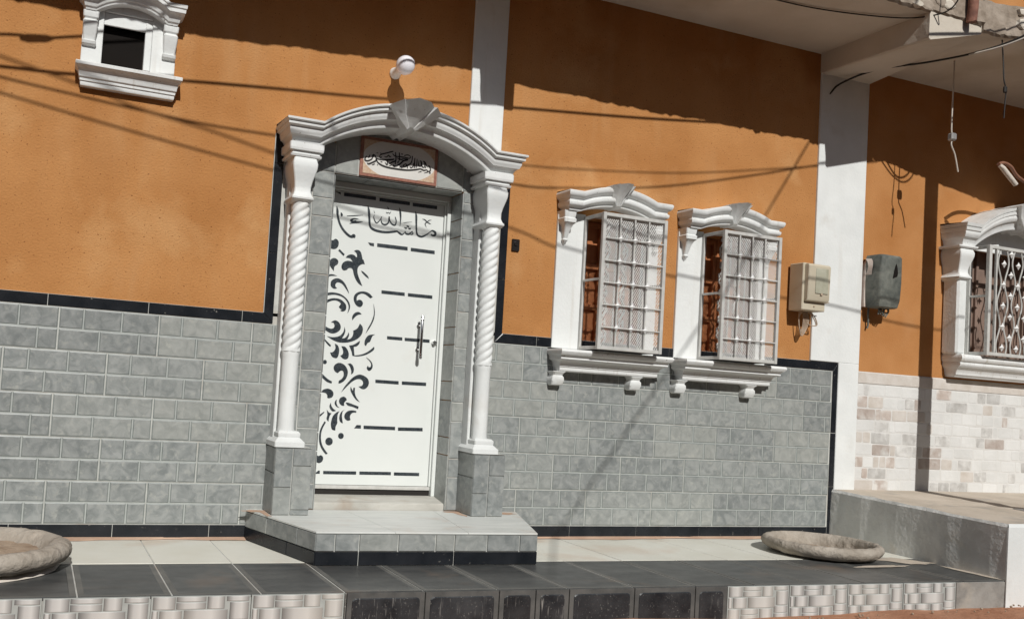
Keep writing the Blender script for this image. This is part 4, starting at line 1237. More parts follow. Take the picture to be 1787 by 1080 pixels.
def spiral_strip(mb, x, z, s, flip, y):
    """One S-scroll of flat iron bar."""
    pts = []
    for k in range(9):
        t = math.radians(-60 + 40 * k)
        r = .010 + .022 * (k / 8)
        pts.append((x + flip * r * math.cos(t) * s, y, z + .045 * s + r * math.sin(t) * s))
    for k in range(9):
        t = math.radians(-60 + 40 * (8 - k))
        r = .010 + .022 * ((8 - k) / 8)
        pts.append((x - flip * r * math.cos(t) * s, y, z - .045 * s - r * math.sin(t) * s))
    mb.tube(catmull(pts, 3), .0085, 6)


def caged_window(dx, label):
    wdw = empty('window', (3.98 + dx, 0, 1.08), house, label=label)
    obj('hood', hood_mesh(3.980 + dx, .398, .305, 2.222, .064, HP, 20), 'cornice', wdw, smooth=40, recalc=True)
    obj('keystone', keystone_mesh(3.970 + dx, 2.288, 2.432, .020, .096, -.150, -.262, drop=.012), 'cornice', wdw, smooth=25, recalc=True)
    for x0, x1, sd in ((3.556, 3.784, 0), (4.286, 4.424, 1)):
        mb = MB()
        mb.box(x0 + dx, x1 + dx, -.022, .02, 1.250, 2.224, 0, .004)
        obj('jamb', mb, 'white', wdw)
    for cx in (3.606, 4.380):
        mb = MB()
        block_loft(mb, cx + dx, [(1.985, .006, -.03), (2.00, .012, -.040), (2.018, .020, -.055), (2.03, .016, -.050), (2.06, .020, -.062), (2.10, .026, -.078), (2.125, .034, -.092), (2.14, .048, -.108), (2.165, .050, -.110), (2.175, .042, -.100), (2.19, .046, -.105), (2.223, .048, -.108)])
        obj('bracket', mb, 'white', wdw, smooth=30, recalc=True)
    obj('sill', straight(SILL, 3.590 + dx, 4.398 + dx), 'cornice', wdw, smooth=40, recalc=True)
    for cx in (3.588, 4.238):
        mb = MB()
        block_loft(mb, cx + dx, [(.985, .030, -.050), (.992, .044, -.070), (1.02, .050, -.086), (1.045, .046, -.088), (1.058, .036, -.082), (1.070, .040, -.090), (1.082, .050, -.100), (1.0865, .050, -.100)])
        obj('corbel', mb, 'white', wdw, smooth=30, recalc=True)
    # shutter set back in the opening
    mb = MB()
    x0, x1 = WIN[0] + dx, WIN[1] + dx
    mb.box(x0, x1, .16, .19, 1.255, 2.215)
    for xa, xb in ((x0 + .002, x0 + .045), ((x0 + x1) / 2 - .03, (x0 + x1) / 2 - .002), ((x0 + x1) / 2 + .002, (x0 + x1) / 2 + .03), (x1 - .045, x1 - .002)):
        mb.box(xa, xb, .125, .1595, 1.257, 2.213, 0, .003)
    for z in (1.257, 1.56, 1.86, 2.17):
        mb.box(x0 + .0455, x1 - .0455, .130, .1595, z, z + .040, 0, .003)
    obj('shutter', mb, 'shutter', wdw)
    # inner scroll grille
    mb = MB()
    for cxx in (4.010, 4.165):
        for k in range(9):
            spiral_strip(mb, cxx + dx, 1.315 + .105 * k, .82, 1 if k % 2 else -1, .03)
    for cxx in (4.088, 4.24):
        mb.tube([(cxx + dx, .03, 1.256), (cxx + dx, .03, 2.214)], .006, 8)
    obj('scroll_grille', mb, 'cage', wdw, smooth=40)
    # projecting cage
    cx0, cx1, yf, za, zb = 3.778 + dx, 4.292 + dx, -.265, 1.2515, 2.208
    b = .013
    mb = MB()
    for x in (cx0, cx1):
        mb.box(x - b, x + b, yf - b, yf + b, za, zb, 0, .002)
        mb.box(x - b * .8, x + b * .8, -.048, -.0235, za, zb, 0, .002)
        for z in (za, zb - 2 * b, 1.735):
            h = 2 * b if z != 1.735 else .018
            mb.box(x - b * .75, x + b * .75, yf + b, -.0485, z + .0015, z + h - .0015, 0, .002)
    for z in (za, zb - 2 * b):
        mb.box(cx0 + b, cx1 - b, yf - b * .9, yf + b * .9, z + .001, z + 2 * b - .001, 0, .002)
    obj('cage_frame', mb, 'cage', wdw)
    mb = MB()
    mb.box(cx0 + b, cx1 - b, yf + b, -.0485, za + .001, za + .004)
    obj('cage_floor', mb, 'cage', wdw)
    mb = MB()
    mb.box(cx0 + b, cx1 - b, yf + b, -.0485, zb - .005, zb - .002)
    obj('cage_roof', mb, 'cage', wdw)
    vx = [cx0 + (cx1 - cx0) * f for f in (.262, .497, .728)]
    hz = [1.408, 1.565, 1.720, 1.874, 2.032]
    for x in vx:
        mb = MB()
        mb.tube([(x, yf - .004, za + 2 * b), (x, yf - .004, zb - 2 * b)], .0065, 8)
        obj('bar', mb, 'cage', wdw, smooth=50)
    for z in hz:
        mb = MB()
        mb.tube([(cx0 + b, yf - .004, z), (cx1 - b, yf - .004, z)], .0058, 8)
        obj('bar', mb, 'cage', wdw, smooth=50)
    for z in hz:
        for x in vx:
            o = obj('rosette', STAR, parent=wdw)
            o.location = (x, yf - .016, z)
    mb = MB()
    expanded(mb, cx0 + b, cx1 - b, za + 2 * b, zb - 2 * b, yf + .012)
    obj('wire_mesh', mb, 'mesh', wdw, kind='stuff')
    for x in (cx1,):
        pass
    return wdw


caged_window(0.0, 'white caged window nearest the door, brown shutters behind the mesh')
caged_window(WDX, 'white caged window beside the cream meter box')

# small high window
sw = empty('window', (.525, 0, 2.55), house, label='small dark unglazed window high on the left')
mb = MB()
x0, x1, z0, z1 = SMALL
for a, b, c, d in ((.285, x0 - .0005, 2.672, 3.13), (x1 + .036, .826, 2.672, 3.13), (x0 - .0005, x1 + .0355, z1 + .075, 3.13)):
    mb.box(a, b, -.022, .01, c, d, 0, .003)
obj('surround', mb, 'white', sw)
mb = MB()
for a, b, c, d, e, f in ((x1 - .004, x1 + .0355, -.014, .10, z0 + .001, z1 + .074), (x0, x1, -.010, .10, z1 - .0, z1 + .0745)):
    mb.box(a, b, c, d, e, f, 0, .003)
obj('inner_frame', mb, 'white', sw)
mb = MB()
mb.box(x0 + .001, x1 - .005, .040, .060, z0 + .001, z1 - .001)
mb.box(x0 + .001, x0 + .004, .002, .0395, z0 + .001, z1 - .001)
obj('opening_shade', mb, 'dark', sw)  # black sheet stands in for the shade inside the opening
SP = [(0, 2.548), (.045, 2.548), (.050, 2.556), (.050, 2.572), (.058, 2.575), (.060, 2.590), (.068, 2.594)] + arc(.070, 2.598, .112, 2.648, -.010, 5) + [(.118, 2.652), (.120, 2.668), (.112, 2.674), (0, 2.676)]
obj('sill', straight(SP, .296, .830), 'cornice', sw, smooth=40, recalc=True)
for cx in (.325, .785):
    mb = MB()
    block_loft(mb, cx, [(2.790, .034, -.030), (2.800, .040, -.050), (2.815, .040, -.056), (2.822, .034, -.045), (2.850, .036, -.052), (2.890, .040, -.070), (2.925, .042, -.078), (2.940, .036, -.066), (2.950, .042, -.075), (2.975, .044, -.080), (2.985, .044, -.080)])
    obj('bracket', mb, 'white', sw, smooth=30, recalc=True)
GP = [(0, 0), (.085, 0), (.090, .012), (.098, .016)] + arc(.100, .020, .140, .060, -.008, 4) + [(.146, .064), (.148, .085), (.156, .090), (.158, .110), (0, .12)]
obj('hood', hood_mesh(.555, .262, .205, 2.986, .075, GP, 16), 'cornice', sw, smooth=40, recalc=True)

# ------------------------------------------------------------------ balcony over the facade
bal = empty('balcony', (2.3, -.5, 3.82), house)
mb = MB()
rr = random.Random(21)
dep = lambda x: (1.13 - .165 * max(0, min(1, (x - .9) / 1.9))) if x < 2.8 else 1.005 + .01 * math.sin(2 * x)
N_ = 300
V = []
for i in range(N_ + 1):
    x = -4.0 + (6.46 + 4.0) * i / N_
    d = dep(x) + rr.uniform(-.010, .010) + .008 * math.sin(9 * x) * math.sin(3.1 * x)
    V += [(x, 0, 3.82), (x, -d + .02, 3.82), (x, -d, 3.835 + rr.uniform(-.005, .005)), (x, -d + rr.uniform(-.008, .008), 3.89), (x, -d + .006, 4.00), (x, 0, 4.00)]
for i in range(N_):
    for j in range(5):
        mb.add([V[i * 6 + j], V[(i + 1) * 6 + j], V[(i + 1) * 6 + j + 1], V[i * 6 + j + 1]], [(3, 2, 1, 0)], 0 if j == 0 else 1)
obj('balcony_slab', mb, ['soffit', 'concrete'], bal, recalc=False)
for x0, x1, e in ((2.815, 3.078, .985), (5.940, 6.468, .985)):
    mb = MB()
    k = 10
    rings = []
    for i in range(k + 1):
        t = i / k
        y = -e * t
        zb_ = 3.655 - .035 * t
        j = rr.uniform(-.003, .003)
        rings.append([(x0 + .012, y, zb_), (x1 - .012, y, min(zb_ + (.135 if x0 > 5 else .0) * t, 3.815)), (x1 + j, y, min(zb_ + .012 + (.135 if x0 > 5 else 0) * t, 3.82)), (x1, y, 3.825), (x0, y, 3.825), (x0 + j, y, zb_ + .012)])
    mb.loft(rings, 0, True)
    obj('beam', mb, 'soffit', bal, recalc=True)

# ------------------------------------------------------------------ neighbour's house on the right
nb = empty('house', (9.5, 0, .3), label='neighbouring orange house with patchy whitewashed stone base right of the white pilaster', category='house')
RW = (7.66, 8.62, 1.47, 2.44)
mb = MB()
wall_mesh(mb, 6.4605, 15.0, -0.4, 5.6, [RW], 0.0, 0.30)
obj('wall', mb, 'orange2', nb)
mb = MB()
mb.box(6.466, 15, -.006, -.0005, .20, 1.268)
obj('mortar_bed', mb, 'mortar', nb)
mb = MB()
mb.box(6.468, 15, -.012, -.004, 1.172, 1.262, 0, .003)
obj('band', mb, 'stone_beige', nb)
rr = random.Random(42)
rows = 9
rh = (1.168 - .285) / rows
for r_ in range(rows):
    x = 6.468
    while x < 9.6:
        w_ = rr.choice((.07, .10, .13, .16, .20, .24)) * rr.uniform(.85, 1.15)
        z0 = .285 + r_ * rh
        zc = rr.uniform(-.008, .008)
        p_b = max(.07, .62 - .60 * (x - 6.47) / 0.9) * (0.55 if r_ in (0, 8) else 1)
        q = rr.random()
        m_ = 'stone_brown' if q < p_b * .62 else ('stone_beige' if q < p_b * 1.15 else ('stone_grey' if rr.random() < .2 else 'stone_pale'))
        hgt = rr.uniform(.0005, .0030) if m_ != 'stone_pale' else rr.uniform(.0005, .002)
        t = MB()
        ga, gb = rr.uniform(.001, .006), rr.uniform(.001, .006)
        a, b, c, d = x + ga, x + w_ - gb, z0 + .003 + max(zc, 0), z0 + rh - .003 + min(zc, 0)
        k = min(.008, (b - a) * .3, (d - c) * .3)
        jt = lambda: rr.uniform(-.003, .003)
        base = [(a + k + jt(), c + jt()), (b - k + jt(), c + jt()), (b + jt(), c + k), (b + jt(), d - k), (b - k, d + jt()), (a + k, d + jt()), (a + jt(), d - k), (a + jt(), c + k)]
        mx, mz = (a + b) / 2, (c + d) / 2
        V = [(p[0], -.0055, p[1]) for p in base] + [(mx + (p[0] - mx) * .93, -.0062 - hgt, mz + (p[1] - mz) * .9) for p in base]
        t.add(V, [list(range(8, 16))] + [(i, (i + 1) % 8, 8 + (i + 1) % 8, 8 + i) for i in range(8)])
        obj('stone', t, m_, nb)
        x += w_

rwin = empty('window', (8.14, 0, 1.28), nb, label='large white arched window with silver rosettes at the right edge')
RP = [(0, 0), (.175, 0), (.180, .010), (.180, .030)] + arc(.184, .036, .214, .070, -.006, 4) + arc(.216, .074, .230, .120, .006, 4) + [(.240, .126), (.245, .150), (.235, .154), (.250, .160), (.258, .185), (0, .20)]
obj('hood', hood_mesh(8.14, .740, .60, 2.395, .215, RP, 24), 'cornice', rwin, smooth=40, recalc=True)
obj('keystone', keystone_mesh(8.14, 2.60, 2.83, .07, .20, -.24, -.36), 'cornice', rwin, smooth=25, recalc=True)
for cx in (7.455, 8.825):
    mb = MB()
    block_loft(mb, cx, [(2.375, .105, -.190), (2.385, .112, -.200), (2.397, .112, -.200)])
    obj('impost', mb, 'cornice', rwin, recalc=True)
    obj('capital', capital(cx, 2.378, 2.10, .105, -.185), 'white', rwin, smooth=35, recalc=True)
    mb = MB()
    mb.box(cx - .050, cx + .052, -.150, .0, 1.475, 2.125, 0, .016)
    obj('column', mb, 'white', rwin)
mb = MB()
mb.box(7.50, 7.662, -.030, .02, 1.475, 2.41, 0, .004)
mb.box(8.618, 8.775, -.030, .02, 1.475, 2.41, 0, .004)
obj('jamb', mb, 'white', rwin)
mb = MB()
mb.prism([(7.50, 2.4105), (8.775, 2.4105), (8.70, 2.50), (8.45, 2.61), (8.14, 2.65), (7.83, 2.61), (7.58, 2.50)], -.026, .0)
obj('lunette', mb, 'white', rwin)
RS = [(0, 1.285), (.085, 1.285), (.095, 1.300), (.105, 1.305), (.108, 1.322)] + arc(.112, 1.330, .150, 1.368, -.006, 4) + arc(.152, 1.372, .165, 1.412, .010, 4) + [(.178, 1.418)] + arc(.182, 1.424, .185, 1.468, .010, 4) + [(.176, 1.476), (0, 1.480)]
obj('sill', straight(RS, 7.475, 8.80), 'cornice', rwin, smooth=40, recalc=True)
mb = MB()
mb.box(RW[0], RW[1], .14, .17, RW[2], RW[3])
for k in range(7):
    xx = RW[0] + .002 + k * .155
    mb.box(xx, xx + .03, .115, .1395, RW[2] + .002, RW[3] - .002, 0, .003)
obj('shutter', mb, 'inner_brown', rwin)
cx0, cx1, yf, za, zb = 7.672, 8.608, -.220, 1.482, 2.425
b = .016
mb = MB()
for x in (cx0, cx1):
    mb.box(x - b, x + b, yf - b, yf + b, za, zb, 0, .002)
    mb.box(x - b, x + b, -.060, -.031, za, zb, 0, .002)
    for z, h in ((za, .03), (zb - .03, .03), (1.98, .02)):
        mb.box(x - b * .8, x + b * .8, yf + b, -.0605, z + .001, z + h - .001, 0, .002)
xi = cx0 + .085
for x in (xi, cx1 - .085):
    mb.box(x - .008, x + .008, yf - .010, yf + .010, za + .03, zb - .03, 0, .002)
for z in (za, zb - .03):
    mb.box(cx0 + b, cx1 - b, yf - b * .9, yf + b * .9, z + .001, z + .029, 0, .002)
obj('cage_frame', mb, 'cage', rwin)
xs_ = [xi + .045 + .0885 * k for k in range(9)]
for i, x in enumerate(xs_):
    mb = MB()
    pts = []
    for k in range(41):
        z = za + .03 + (zb - za - .06) * k / 40
        pts.append((x + .022 * math.sin(2 * math.pi * (z - za) / .36 + (0 if i % 2 else math.pi)), yf, z))
    mb.tube(pts, .0065, 7)
    obj('bar', mb, 'cage', rwin, smooth=50)
for r_ in range(10):
    for i, x in enumerate(xs_[:-1]):
        if (r_ + i) % 2:
            continue
        o = obj('rosette', STAR, parent=rwin)
        o.location = (x + .044, yf - .008, za + .075 + .09 * r_)
        o.scale = (1.15, 1.15, 1.15)
mb = MB()
dep2 = lambda x: 1.00 + .24 * max(0, min(1, (x - 6.6) / 1.2)) if x < 7.93 else 1.95  # far right end is made up, deeper only to cast a lower shadow
N_ = 260
V = []
rr = random.Random(8)
for i in range(N_ + 1):
    x = 6.4705 + (15 - 6.4705) * i / N_
    d = dep2(x) + rr.uniform(-.008, .008)
    V += [(x, 0, 3.775), (x, -d + .02, 3.775), (x, -d, 3.79 + rr.uniform(-.006, .006)), (x, -d + rr.uniform(-.012, .012), 3.86), (x, -d + .006, 4.02), (x, 0, 4.02)]
for i in range(N_):
    for j in range(5):
        mb.add([V[i * 6 + j], V[(i + 1) * 6 + j], V[(i + 1) * 6 + j + 1], V[i * 6 + j + 1]], [(3, 2, 1, 0)], 0 if j == 0 else 1)
mb.quad((6.4705, -1.0, 3.775), (6.4705, 0, 3.775), (6.4705, 0, 4.02), (6.4705, -1.0, 4.02), 1)
obj('balcony_slab', mb, ['soffit', 'concrete'], nb)

# ------------------------------------------------------------------ doorstep
step = empty('doorstep', (2.35, -.4, FLOOR), label='low grey tiled doorstep with black skirting and pale stone top below the door', category='doorstep')
ZS = .095
c0, c1, c2, c3 = Vector((1.455, -.012)), Vector((1.672, -.822)), Vector((3.028, -.872)), Vector((3.350, -.012))
mb = MB()
ins = .008
mb.add([(c0.x + ins, c0.y, FLOOR - .005), (c1.x + ins, c1.y + ins, FLOOR - .005), (c2.x - ins, c2.y + ins, FLOOR - .005), (c3.x - ins, c3.y, FLOOR - .005),
        (c0.x + ins, c0.y, ZS - .006), (c1.x + ins, c1.y + ins, ZS - .006), (c2.x - ins, c2.y + ins, ZS - .006), (c3.x - ins, c3.y, ZS - .006)],
       [(0, 1, 5, 4), (1, 2, 6, 5), (2, 3, 7, 6), (4, 5, 6, 7)])
obj('bed', mb, 'grout', step)
# top slabs
cuts = [0.0, .34, .67, 1.0]
for i in range(3):
    fa, fb = cuts[i], cuts[i + 1]
    p = [c1.lerp(c2, fa), c1.lerp(c2, fb), c0.lerp(c3, fb), c0.lerp(c3, fa)]
    g = .0012
    mb = MB()
    top = [(p[0].x + g, p[0].y, ZS), (p[1].x - g, p[1].y, ZS), (p[2].x - g, p[2].y, ZS), (p[3].x + g, p[3].y, ZS)]
    low = [(q[0], q[1], ZS - .009) for q in top]
    t2 = [(q[0], q[1] + (.003 if k < 2 else 0), q[2]) for k, q in enumerate(top)]
    l2 = [(q[0], q[1], q[2] - .003) for q in top]
    mb.add(t2 + l2 + low, [(0, 1, 2, 3)] + [(k, k + 4, (k + 1) % 4 + 4, (k + 1) % 4) for k in range(4)] + [(k + 4, k + 8, (k + 1) % 4 + 8, (k + 1) % 4 + 4) for k in range(4)])
    obj('top_slab', mb, 'marble', step)


def step_face(a, b, splits, black_splits):
    d = Vector((b.x - a.x, b.y - a.y, 0))
    ln = d.length
    u = d.normalized()
    nrm = Vector((u.y, -u.x, 0))
    o = Vector((a.x, a.y, 0)) - nrm * .008
    for k in range(len(splits) - 1):
        t = MB()
        t.pad(o, u, VZ, nrm, splits[k] * ln + .0018, splits[k + 1] * ln - .0018, FLOOR + .079, ZS - .012, 0, .008, .003)
        obj('step_tile', t, 'tile', step)
    for k in range(len(black_splits) - 1):
        t = MB()
        t.pad(o, u, VZ, nrm, black_splits[k] * ln + .0018, black_splits[k + 1] * ln - .0018, FLOOR + .002, FLOOR + .0755, 0, .009, .002)
        obj('black_trim_tile', t, 'black', step)


for (cx_, cy_, a_, b_, sd) in ((1.50, -.09, .09, .045, 1), (2.865, -.06, .10, .03, 2), (2.86, -.14, .025, .10, 3), (1.535, -.20, .02, .12, 5), (3.20, -.10, .10, .05, 7)):
    rq = random.Random(sd)
    mb = MB()
    pts = []
    for k in range(22):
        t_ = 2 * math.pi * k / 22
        q = rq.uniform(.7, 1.2)
        pts.append((cx_ + a_ * math.cos(t_) * q, min(cy_ + b_ * math.sin(t_) * q, -.014), ZS + .0012))
    mb.add(pts + [(cx_, cy_, ZS + .004)], [(k, (k + 1) % 22, 22) for k in range(22)])
    obj('dust', mb, 'dirt', step, smooth=60, kind='stuff')
step_face(c0, c1, [0, .33, .76, 1], [0, .63, 1])
step_face(c1, c2, [0, .082, .185, .355, .522, .608, .76, .915, 1], [0, .185, .608, 1])
step_face(c2, c3, [0, .4, .8, 1], [0, .5, 1])

# ------------------------------------------------------------------ planters
def planter(cx, cy, R_, seed, label, fill, foot=1.0, thick=1.0):
    p = empty('planter', (cx, cy, FLOOR), label=label, category='planter', group='round cast stone planters on the pavement')
    rnd = random.Random(seed)
    k = R_ / .455
    mb = MB()
    prof = [(.30 * k, -.075), (.385 * k, -.066), (.43 * k, -.048), (.452 * k, -.020), (.455 * k, .004), (.440 * k, .026), (.405 * k, .038), (.370 * k, .034), (.345 * k, .014), (.325 * k, -.012), (.30 * k, -.035)]
    if foot != 1.0:
        prof = [(.30 * k, -.080), (.40 * k, -.072), (.44 * k, -.050), (.456 * k, -.022), (.452 * k, .000), (.432 * k, .014), (.405 * k, .016), (.385 * k, .004), (.374 * k, -.025), (.368 * k, -.075)]
    prof = [(a, -.03 + (z + .03) * thick if z > -.03 else z) for a, z in prof]
    mb.lathe(prof, cx, cy, 64, 0, .016, rnd)
    obj('bowl', mb, 'planter', p, smooth=60, recalc=True)
    mb = MB()
    k *= foot
    mb.lathe([(.40 * k, FLOOR + .0015), (.395 * k, FLOOR + .010), (.375 * k, FLOOR + .020), (.36 * k, FLOOR + .022), (.2 * k, FLOOR + .022)], cx, cy, 56, 0, .01, rnd)
    obj('foot', mb, 'planter_base' if foot == 1.0 else 'planter', p, smooth=60, recalc=True)
    mb = MB()
    k /= foot
    rings = []
    for q in range(8):
        r = (.335 if foot == 1.0 else .37) * k * (1 - q / 7.5)
        rings.append([(cx + r * math.cos(2 * math.pi * j / 40), cy + r * math.sin(2 * math.pi * j / 40), fill + rnd.uniform(-.006, .006)) for j in range(40)])
    mb.loft(rings, 0, False)
    obj('soil', mb, 'soil', p, smooth=60, recalc=True)


planter(-.035, -.72, .455, 1, 'pale round stone planter cut by the left edge of the picture', -.020)
planter(5.46, -.66, .395, 2, 'brown round stone planter beside the grey cement ledge', -.072, .80, 1.0)

# ------------------------------------------------------------------ fixtures on the wall
lamp = empty('wall_lamp', (2.26, 0, 2.985), label='white bulb in a socket on the orange wall above the door', category='lamp')
lx, lz = 2.258, 2.985


def ylathe(prof, n=24):
    mb = MB()
    mb.loft([[(lx + r * math.cos(2 * math.pi * k / n), y, lz + r * math.sin(2 * math.pi * k / n)) for k in range(n)] for r, y in prof], 0, True)
    return mb


obj('socket', ylathe([(.038, -.0005), (.040, -.008), (.036, -.020), (.030, -.030), (.030, -.100), (.034, -.103), (.034, -.116), (.026, -.119)]), 'plastic_white', lamp, smooth=40, recalc=True)
obj('bulb', ylathe([(0.026, -0.115), (0.036, -0.127), (0.048, -0.143), (0.058, -0.165), (0.062, -0.187), (0.06, -0.207), (0.052, -0.227), (0.038, -0.241), (0.019, -0.249), (0.002, -0.251)]), 'bulb', lamp, smooth=60, recalc=True)

bell = empty('doorbell', (3.232, 0, 1.905), label='small black square doorbell right of the door portal', category='doorbell')
mb = MB()
mb.box(3.203, 3.262, -.016, -.0005, 1.902, 1.985, 0, .004)
obj('plate', mb, 'plastic_black', bell)
mb = MB()
mb.tube([(3.230, -.014, 1.950), (3.230, -.022, 1.950)], [.017, .014], 16)
obj('button', mb, 'plastic_black', bell, smooth=40)
mb = MB()
mb.tube([(3.226, -.0155, 1.9635), (3.226, -.0185, 1.9635)], .006, 10)
obj('indicator', mb, 'chrome', bell)

met = empty('meter_box', (5.81, 0, 1.70), label='cream electricity meter box with clouded window between window and pilaster', category='meter box')
mb = MB()
mb.box(5.688, 5.924, -.160, -.0185, 1.700, 2.070, 0, .006)
obj('case', mb, 'meter', met)
mb = MB()
block_loft(mb, 5.815, [(1.768, .110, -.168), (1.775, .112, -.192), (1.790, .112, -.200), (2.045, .112, -.206), (2.060, .108, -.196), (2.066, .100, -.170)], yback=-.1605)
obj('cover', mb, 'meter', met, smooth=30, recalc=True)
mb = MB()
mb.box(5.772, 5.900, -.2085, -.2000, 1.832, 2.030, 0, .003)
obj('pane', mb, 'meter_glass', met)
mb = MB()
mb.tube([(5.81, -.160, 1.735), (5.81, -.166, 1.735)], .007, 10)
mb.box(5.825, 5.845, -.212, -.204, 1.818, 1.836, 0, .003)
obj('seal', mb, 'wire', met)
mb = MB()
for k in range(5):
    a = .028 + .010 * k
    x = 5.775 + .006 * k
    pts = [(x - a * .45, -.06 - .008 * k, 1.700), (x - a * .6, -.062, 1.64), (x - a * .2, -.066, 1.555 - .012 * k), (x + a * .5, -.07, 1.565), (x + a * .8, -.07, 1.64), (x + a * .5, -.07, 1.701)]
    mb.tube(catmull(pts, 6), .0042, 6)
for k in range(2):
    pts = [(5.83 + .02 * k, -.08, 1.701), (5.875 + .02 * k, -.09, 1.66), (5.91 + .01 * k, -.09, 1.60), (5.87, -.08, 1.592), (5.835, -.07, 1.61)]
    mb.tube(catmull(pts, 6), .0042, 6)
pts = [(5.92, -.12, 1.765), (5.95, -.14, 1.772), (5.975, -.15, 1.780)]
mb.tube(catmull(pts, 4), .0035, 6)
obj('wire_loop', mb, 'wire', met, smooth=60)

ob = empty('meter_box', (6.60, 0, 1.70), label='battered dark grey meter box with a torn hole right of the pilaster', category='meter box')
rr = random.Random(77)
mb = MB()
secs = []
for z, h, yf in ((1.792, .100, -.150), (1.80, .112, -.166), (1.86, .119, -.180), (2.0, .122, -.184), (2.12, .123, -.186), (2.205, .121, -.184), (2.222, .112, -.172)):
    secs.append((z, h + rr.uniform(-.003, .003), yf))
cx_, ch = 6.597, .022
rings = []
for z, h, yf in secs:
    j = lambda: rr.uniform(-.004, .004)
    rings.append([(cx_ - h, -.035, z), (cx_ - h + j(), yf + ch, z), (cx_ - h + ch * .35, yf + ch * .35 + j(), z), (cx_ - h + ch, yf + j(), z), (cx_, yf - .004 + j(), z), (cx_ + h - ch, yf + j(), z), (cx_ + h - ch * .35, yf + ch * .35, z), (cx_ + h + j(), yf + ch, z), (cx_ + h, -.035, z)])
mb.loft(rings, 0, True)
obj('case', mb, 'old_box', ob, smooth=35, recalc=True)
mb = MB()
mb.prism([(6.470, 1.80), (6.70, 1.80), (6.70, 2.20), (6.52, 2.205), (6.480, 2.16), (6.468, 2.08)], -.036, -.0005)
obj('backing_board', mb, 'old_box_back', ob)
mb = MB()
fl = [(6.468, -.040, 2.075), (6.474, -.060, 2.10), (6.470, -.055, 2.15), (6.480, -.075, 2.185), (6.478, -.040, 2.21), (6.478, -.15, 2.10), (6.477, -.155, 2.15), (6.479, -.15, 2.195)]
mb.add([(6.470, -.036, 2.06), (6.462, -.060, 2.085), (6.458, -.075, 2.125), (6.462, -.062, 2.165), (6.470, -.036, 2.195), (6.476, -.095, 2.06), (6.468, -.105, 2.095), (6.463, -.115, 2.13), (6.468, -.110, 2.165), (6.476, -.090, 2.19)],
       [(i, i + 1, i + 6, i + 5) for i in range(4)])
obj('torn_flap', mb, 'old_box_back', ob, smooth=60)
mb = MB()
hole = [(6.600, 2.030), (6.622, 2.040), (6.650, 2.052), (6.656, 2.080), (6.650, 2.120), (6.638, 2.155), (6.628, 2.140), (6.612, 2.085)]
mb.prism(hole, -.1905, -.175)
obj('torn_hole_shade', mb, 'dark', ob)  # black plate on the case stands in for the shade in the hole
mb = MB()
for k in range(9):
    x = 6.555 + .014 * k
    mb.tube(catmull([(x, -.10, 1.795), (x + rr.uniform(-.02, .02), -.105 + rr.uniform(-.02, .02), 1.770), (x + rr.uniform(-.03, .03), -.10, 1.738 + rr.uniform(-.015, .02))], 4), .0055, 6)
mb.tube(catmull([(6.53, -.03, 1.80), (6.525, -.03, 1.74), (6.535, -.025, 1.66), (6.53, -.02, 1.625)], 5), .008, 6)
obj('wire_stub', mb, 'old_box', ob, smooth=60)

# ------------------------------------------------------------------ loose wires near the balcony
def cable(name, pts, r, material, label, group=None, k=8, category='cable'):
    mb = MB()
    mb.tube(catmull(pts, k), r, 7)
    o = obj(name, mb, material, smooth=60, label=label, category=category)
    if group:
        o['group'] = group
    return o


cable('soffit_cable', [(4.6, -.62, 3.812), (5.2, -.66, 3.808), (5.75, -.80, 3.806), (5.95, -.95, 3.80), (6.02, -1.10, 3.83), (6.0, -1.2, 4.0), (5.98, -1.2, 4.3)], .005, 'cable', 'thin dark cable running under the balcony to its broken edge')
cable('drooping_cable', [(6.03, -.012, 3.50), (6.12, -.05, 3.60), (6.28, -.25, 3.68), (6.47, -.55, 3.685), (6.62, -.85, 3.70), (6.74, -1.10, 3.76), (6.86, -1.22, 3.90), (6.90, -1.25, 4.10)], .008, 'cable', 'dark cable drooping from the pilaster along the balcony beam')
cable('drooping_cable', [(6.56, -.82, 3.675), (6.68, -1.02, 3.71), (6.80, -1.19, 3.79), (6.90, -1.27, 3.92), (6.96, -1.28, 4.1)], .007, 'cable_pale', 'pale cable catching the sun below the broken balcony edge')
cable('dangling_wire', [(6.82, -.50, 3.775), (6.815, -.50, 3.50), (6.812, -.50, 3.22), (6.83, -.50, 3.16), (6.815, -.50, 3.10), (6.86, -.50, 3.02), (6.90, -.50, 2.89)], [.003] * 0 or .006, 'cable_pale', 'pale wire dangling in the balcony shade above the old meter box')
mb = MB()
mb.box(6.795, 6.850, -.525, -.475, 3.13, 3.19, 0, .01)
obj('wire_clamp', mb, 'steel', label='small metal clamp on the dangling wire in the shade', category='clamp')
mb = MB()
mb.tube(catmull([(7.36, -.50, 3.02), (7.48, -.46, 3.055), (7.62, -.42, 3.05), (7.80, -.36, 3.00), (8.1, -.30, 2.98), (8.5, -.25, 3.1), (8.9, -.2, 3.4)], 6), .014, 8)
obj('hose', mb, 'hose', smooth=60, label='brown hose sagging in the dark right corner under the balcony', category='hose')
mb = MB()
mb.tube([(7.53, -.53, 2.868), (7.47, -.52, 2.925), (7.40, -.51, 2.99), (7.37, -.503, 3.012)], [.019, .021, .021, .016], 12)
obj('pipe_end', mb, 'planter_base', smooth=60, label='pale pipe end hanging in the dark right corner', category='pipe')
cable('hanging_cord', [(6.72, -.96, 3.80), (6.715, -.98, 3.6), (6.70, -1.0, 3.46), (6.725, -1.0, 3.38), (6.715, -1.0, 3.24), (6.712, -1.0, 3.17)], .005, 'cable', 'thin cord hanging from the balcony edge above the old meter box')
mb = MB()
mb.box(6.700, 6.728, -1.012, -.99, 3.36, 3.41, 0, .006)
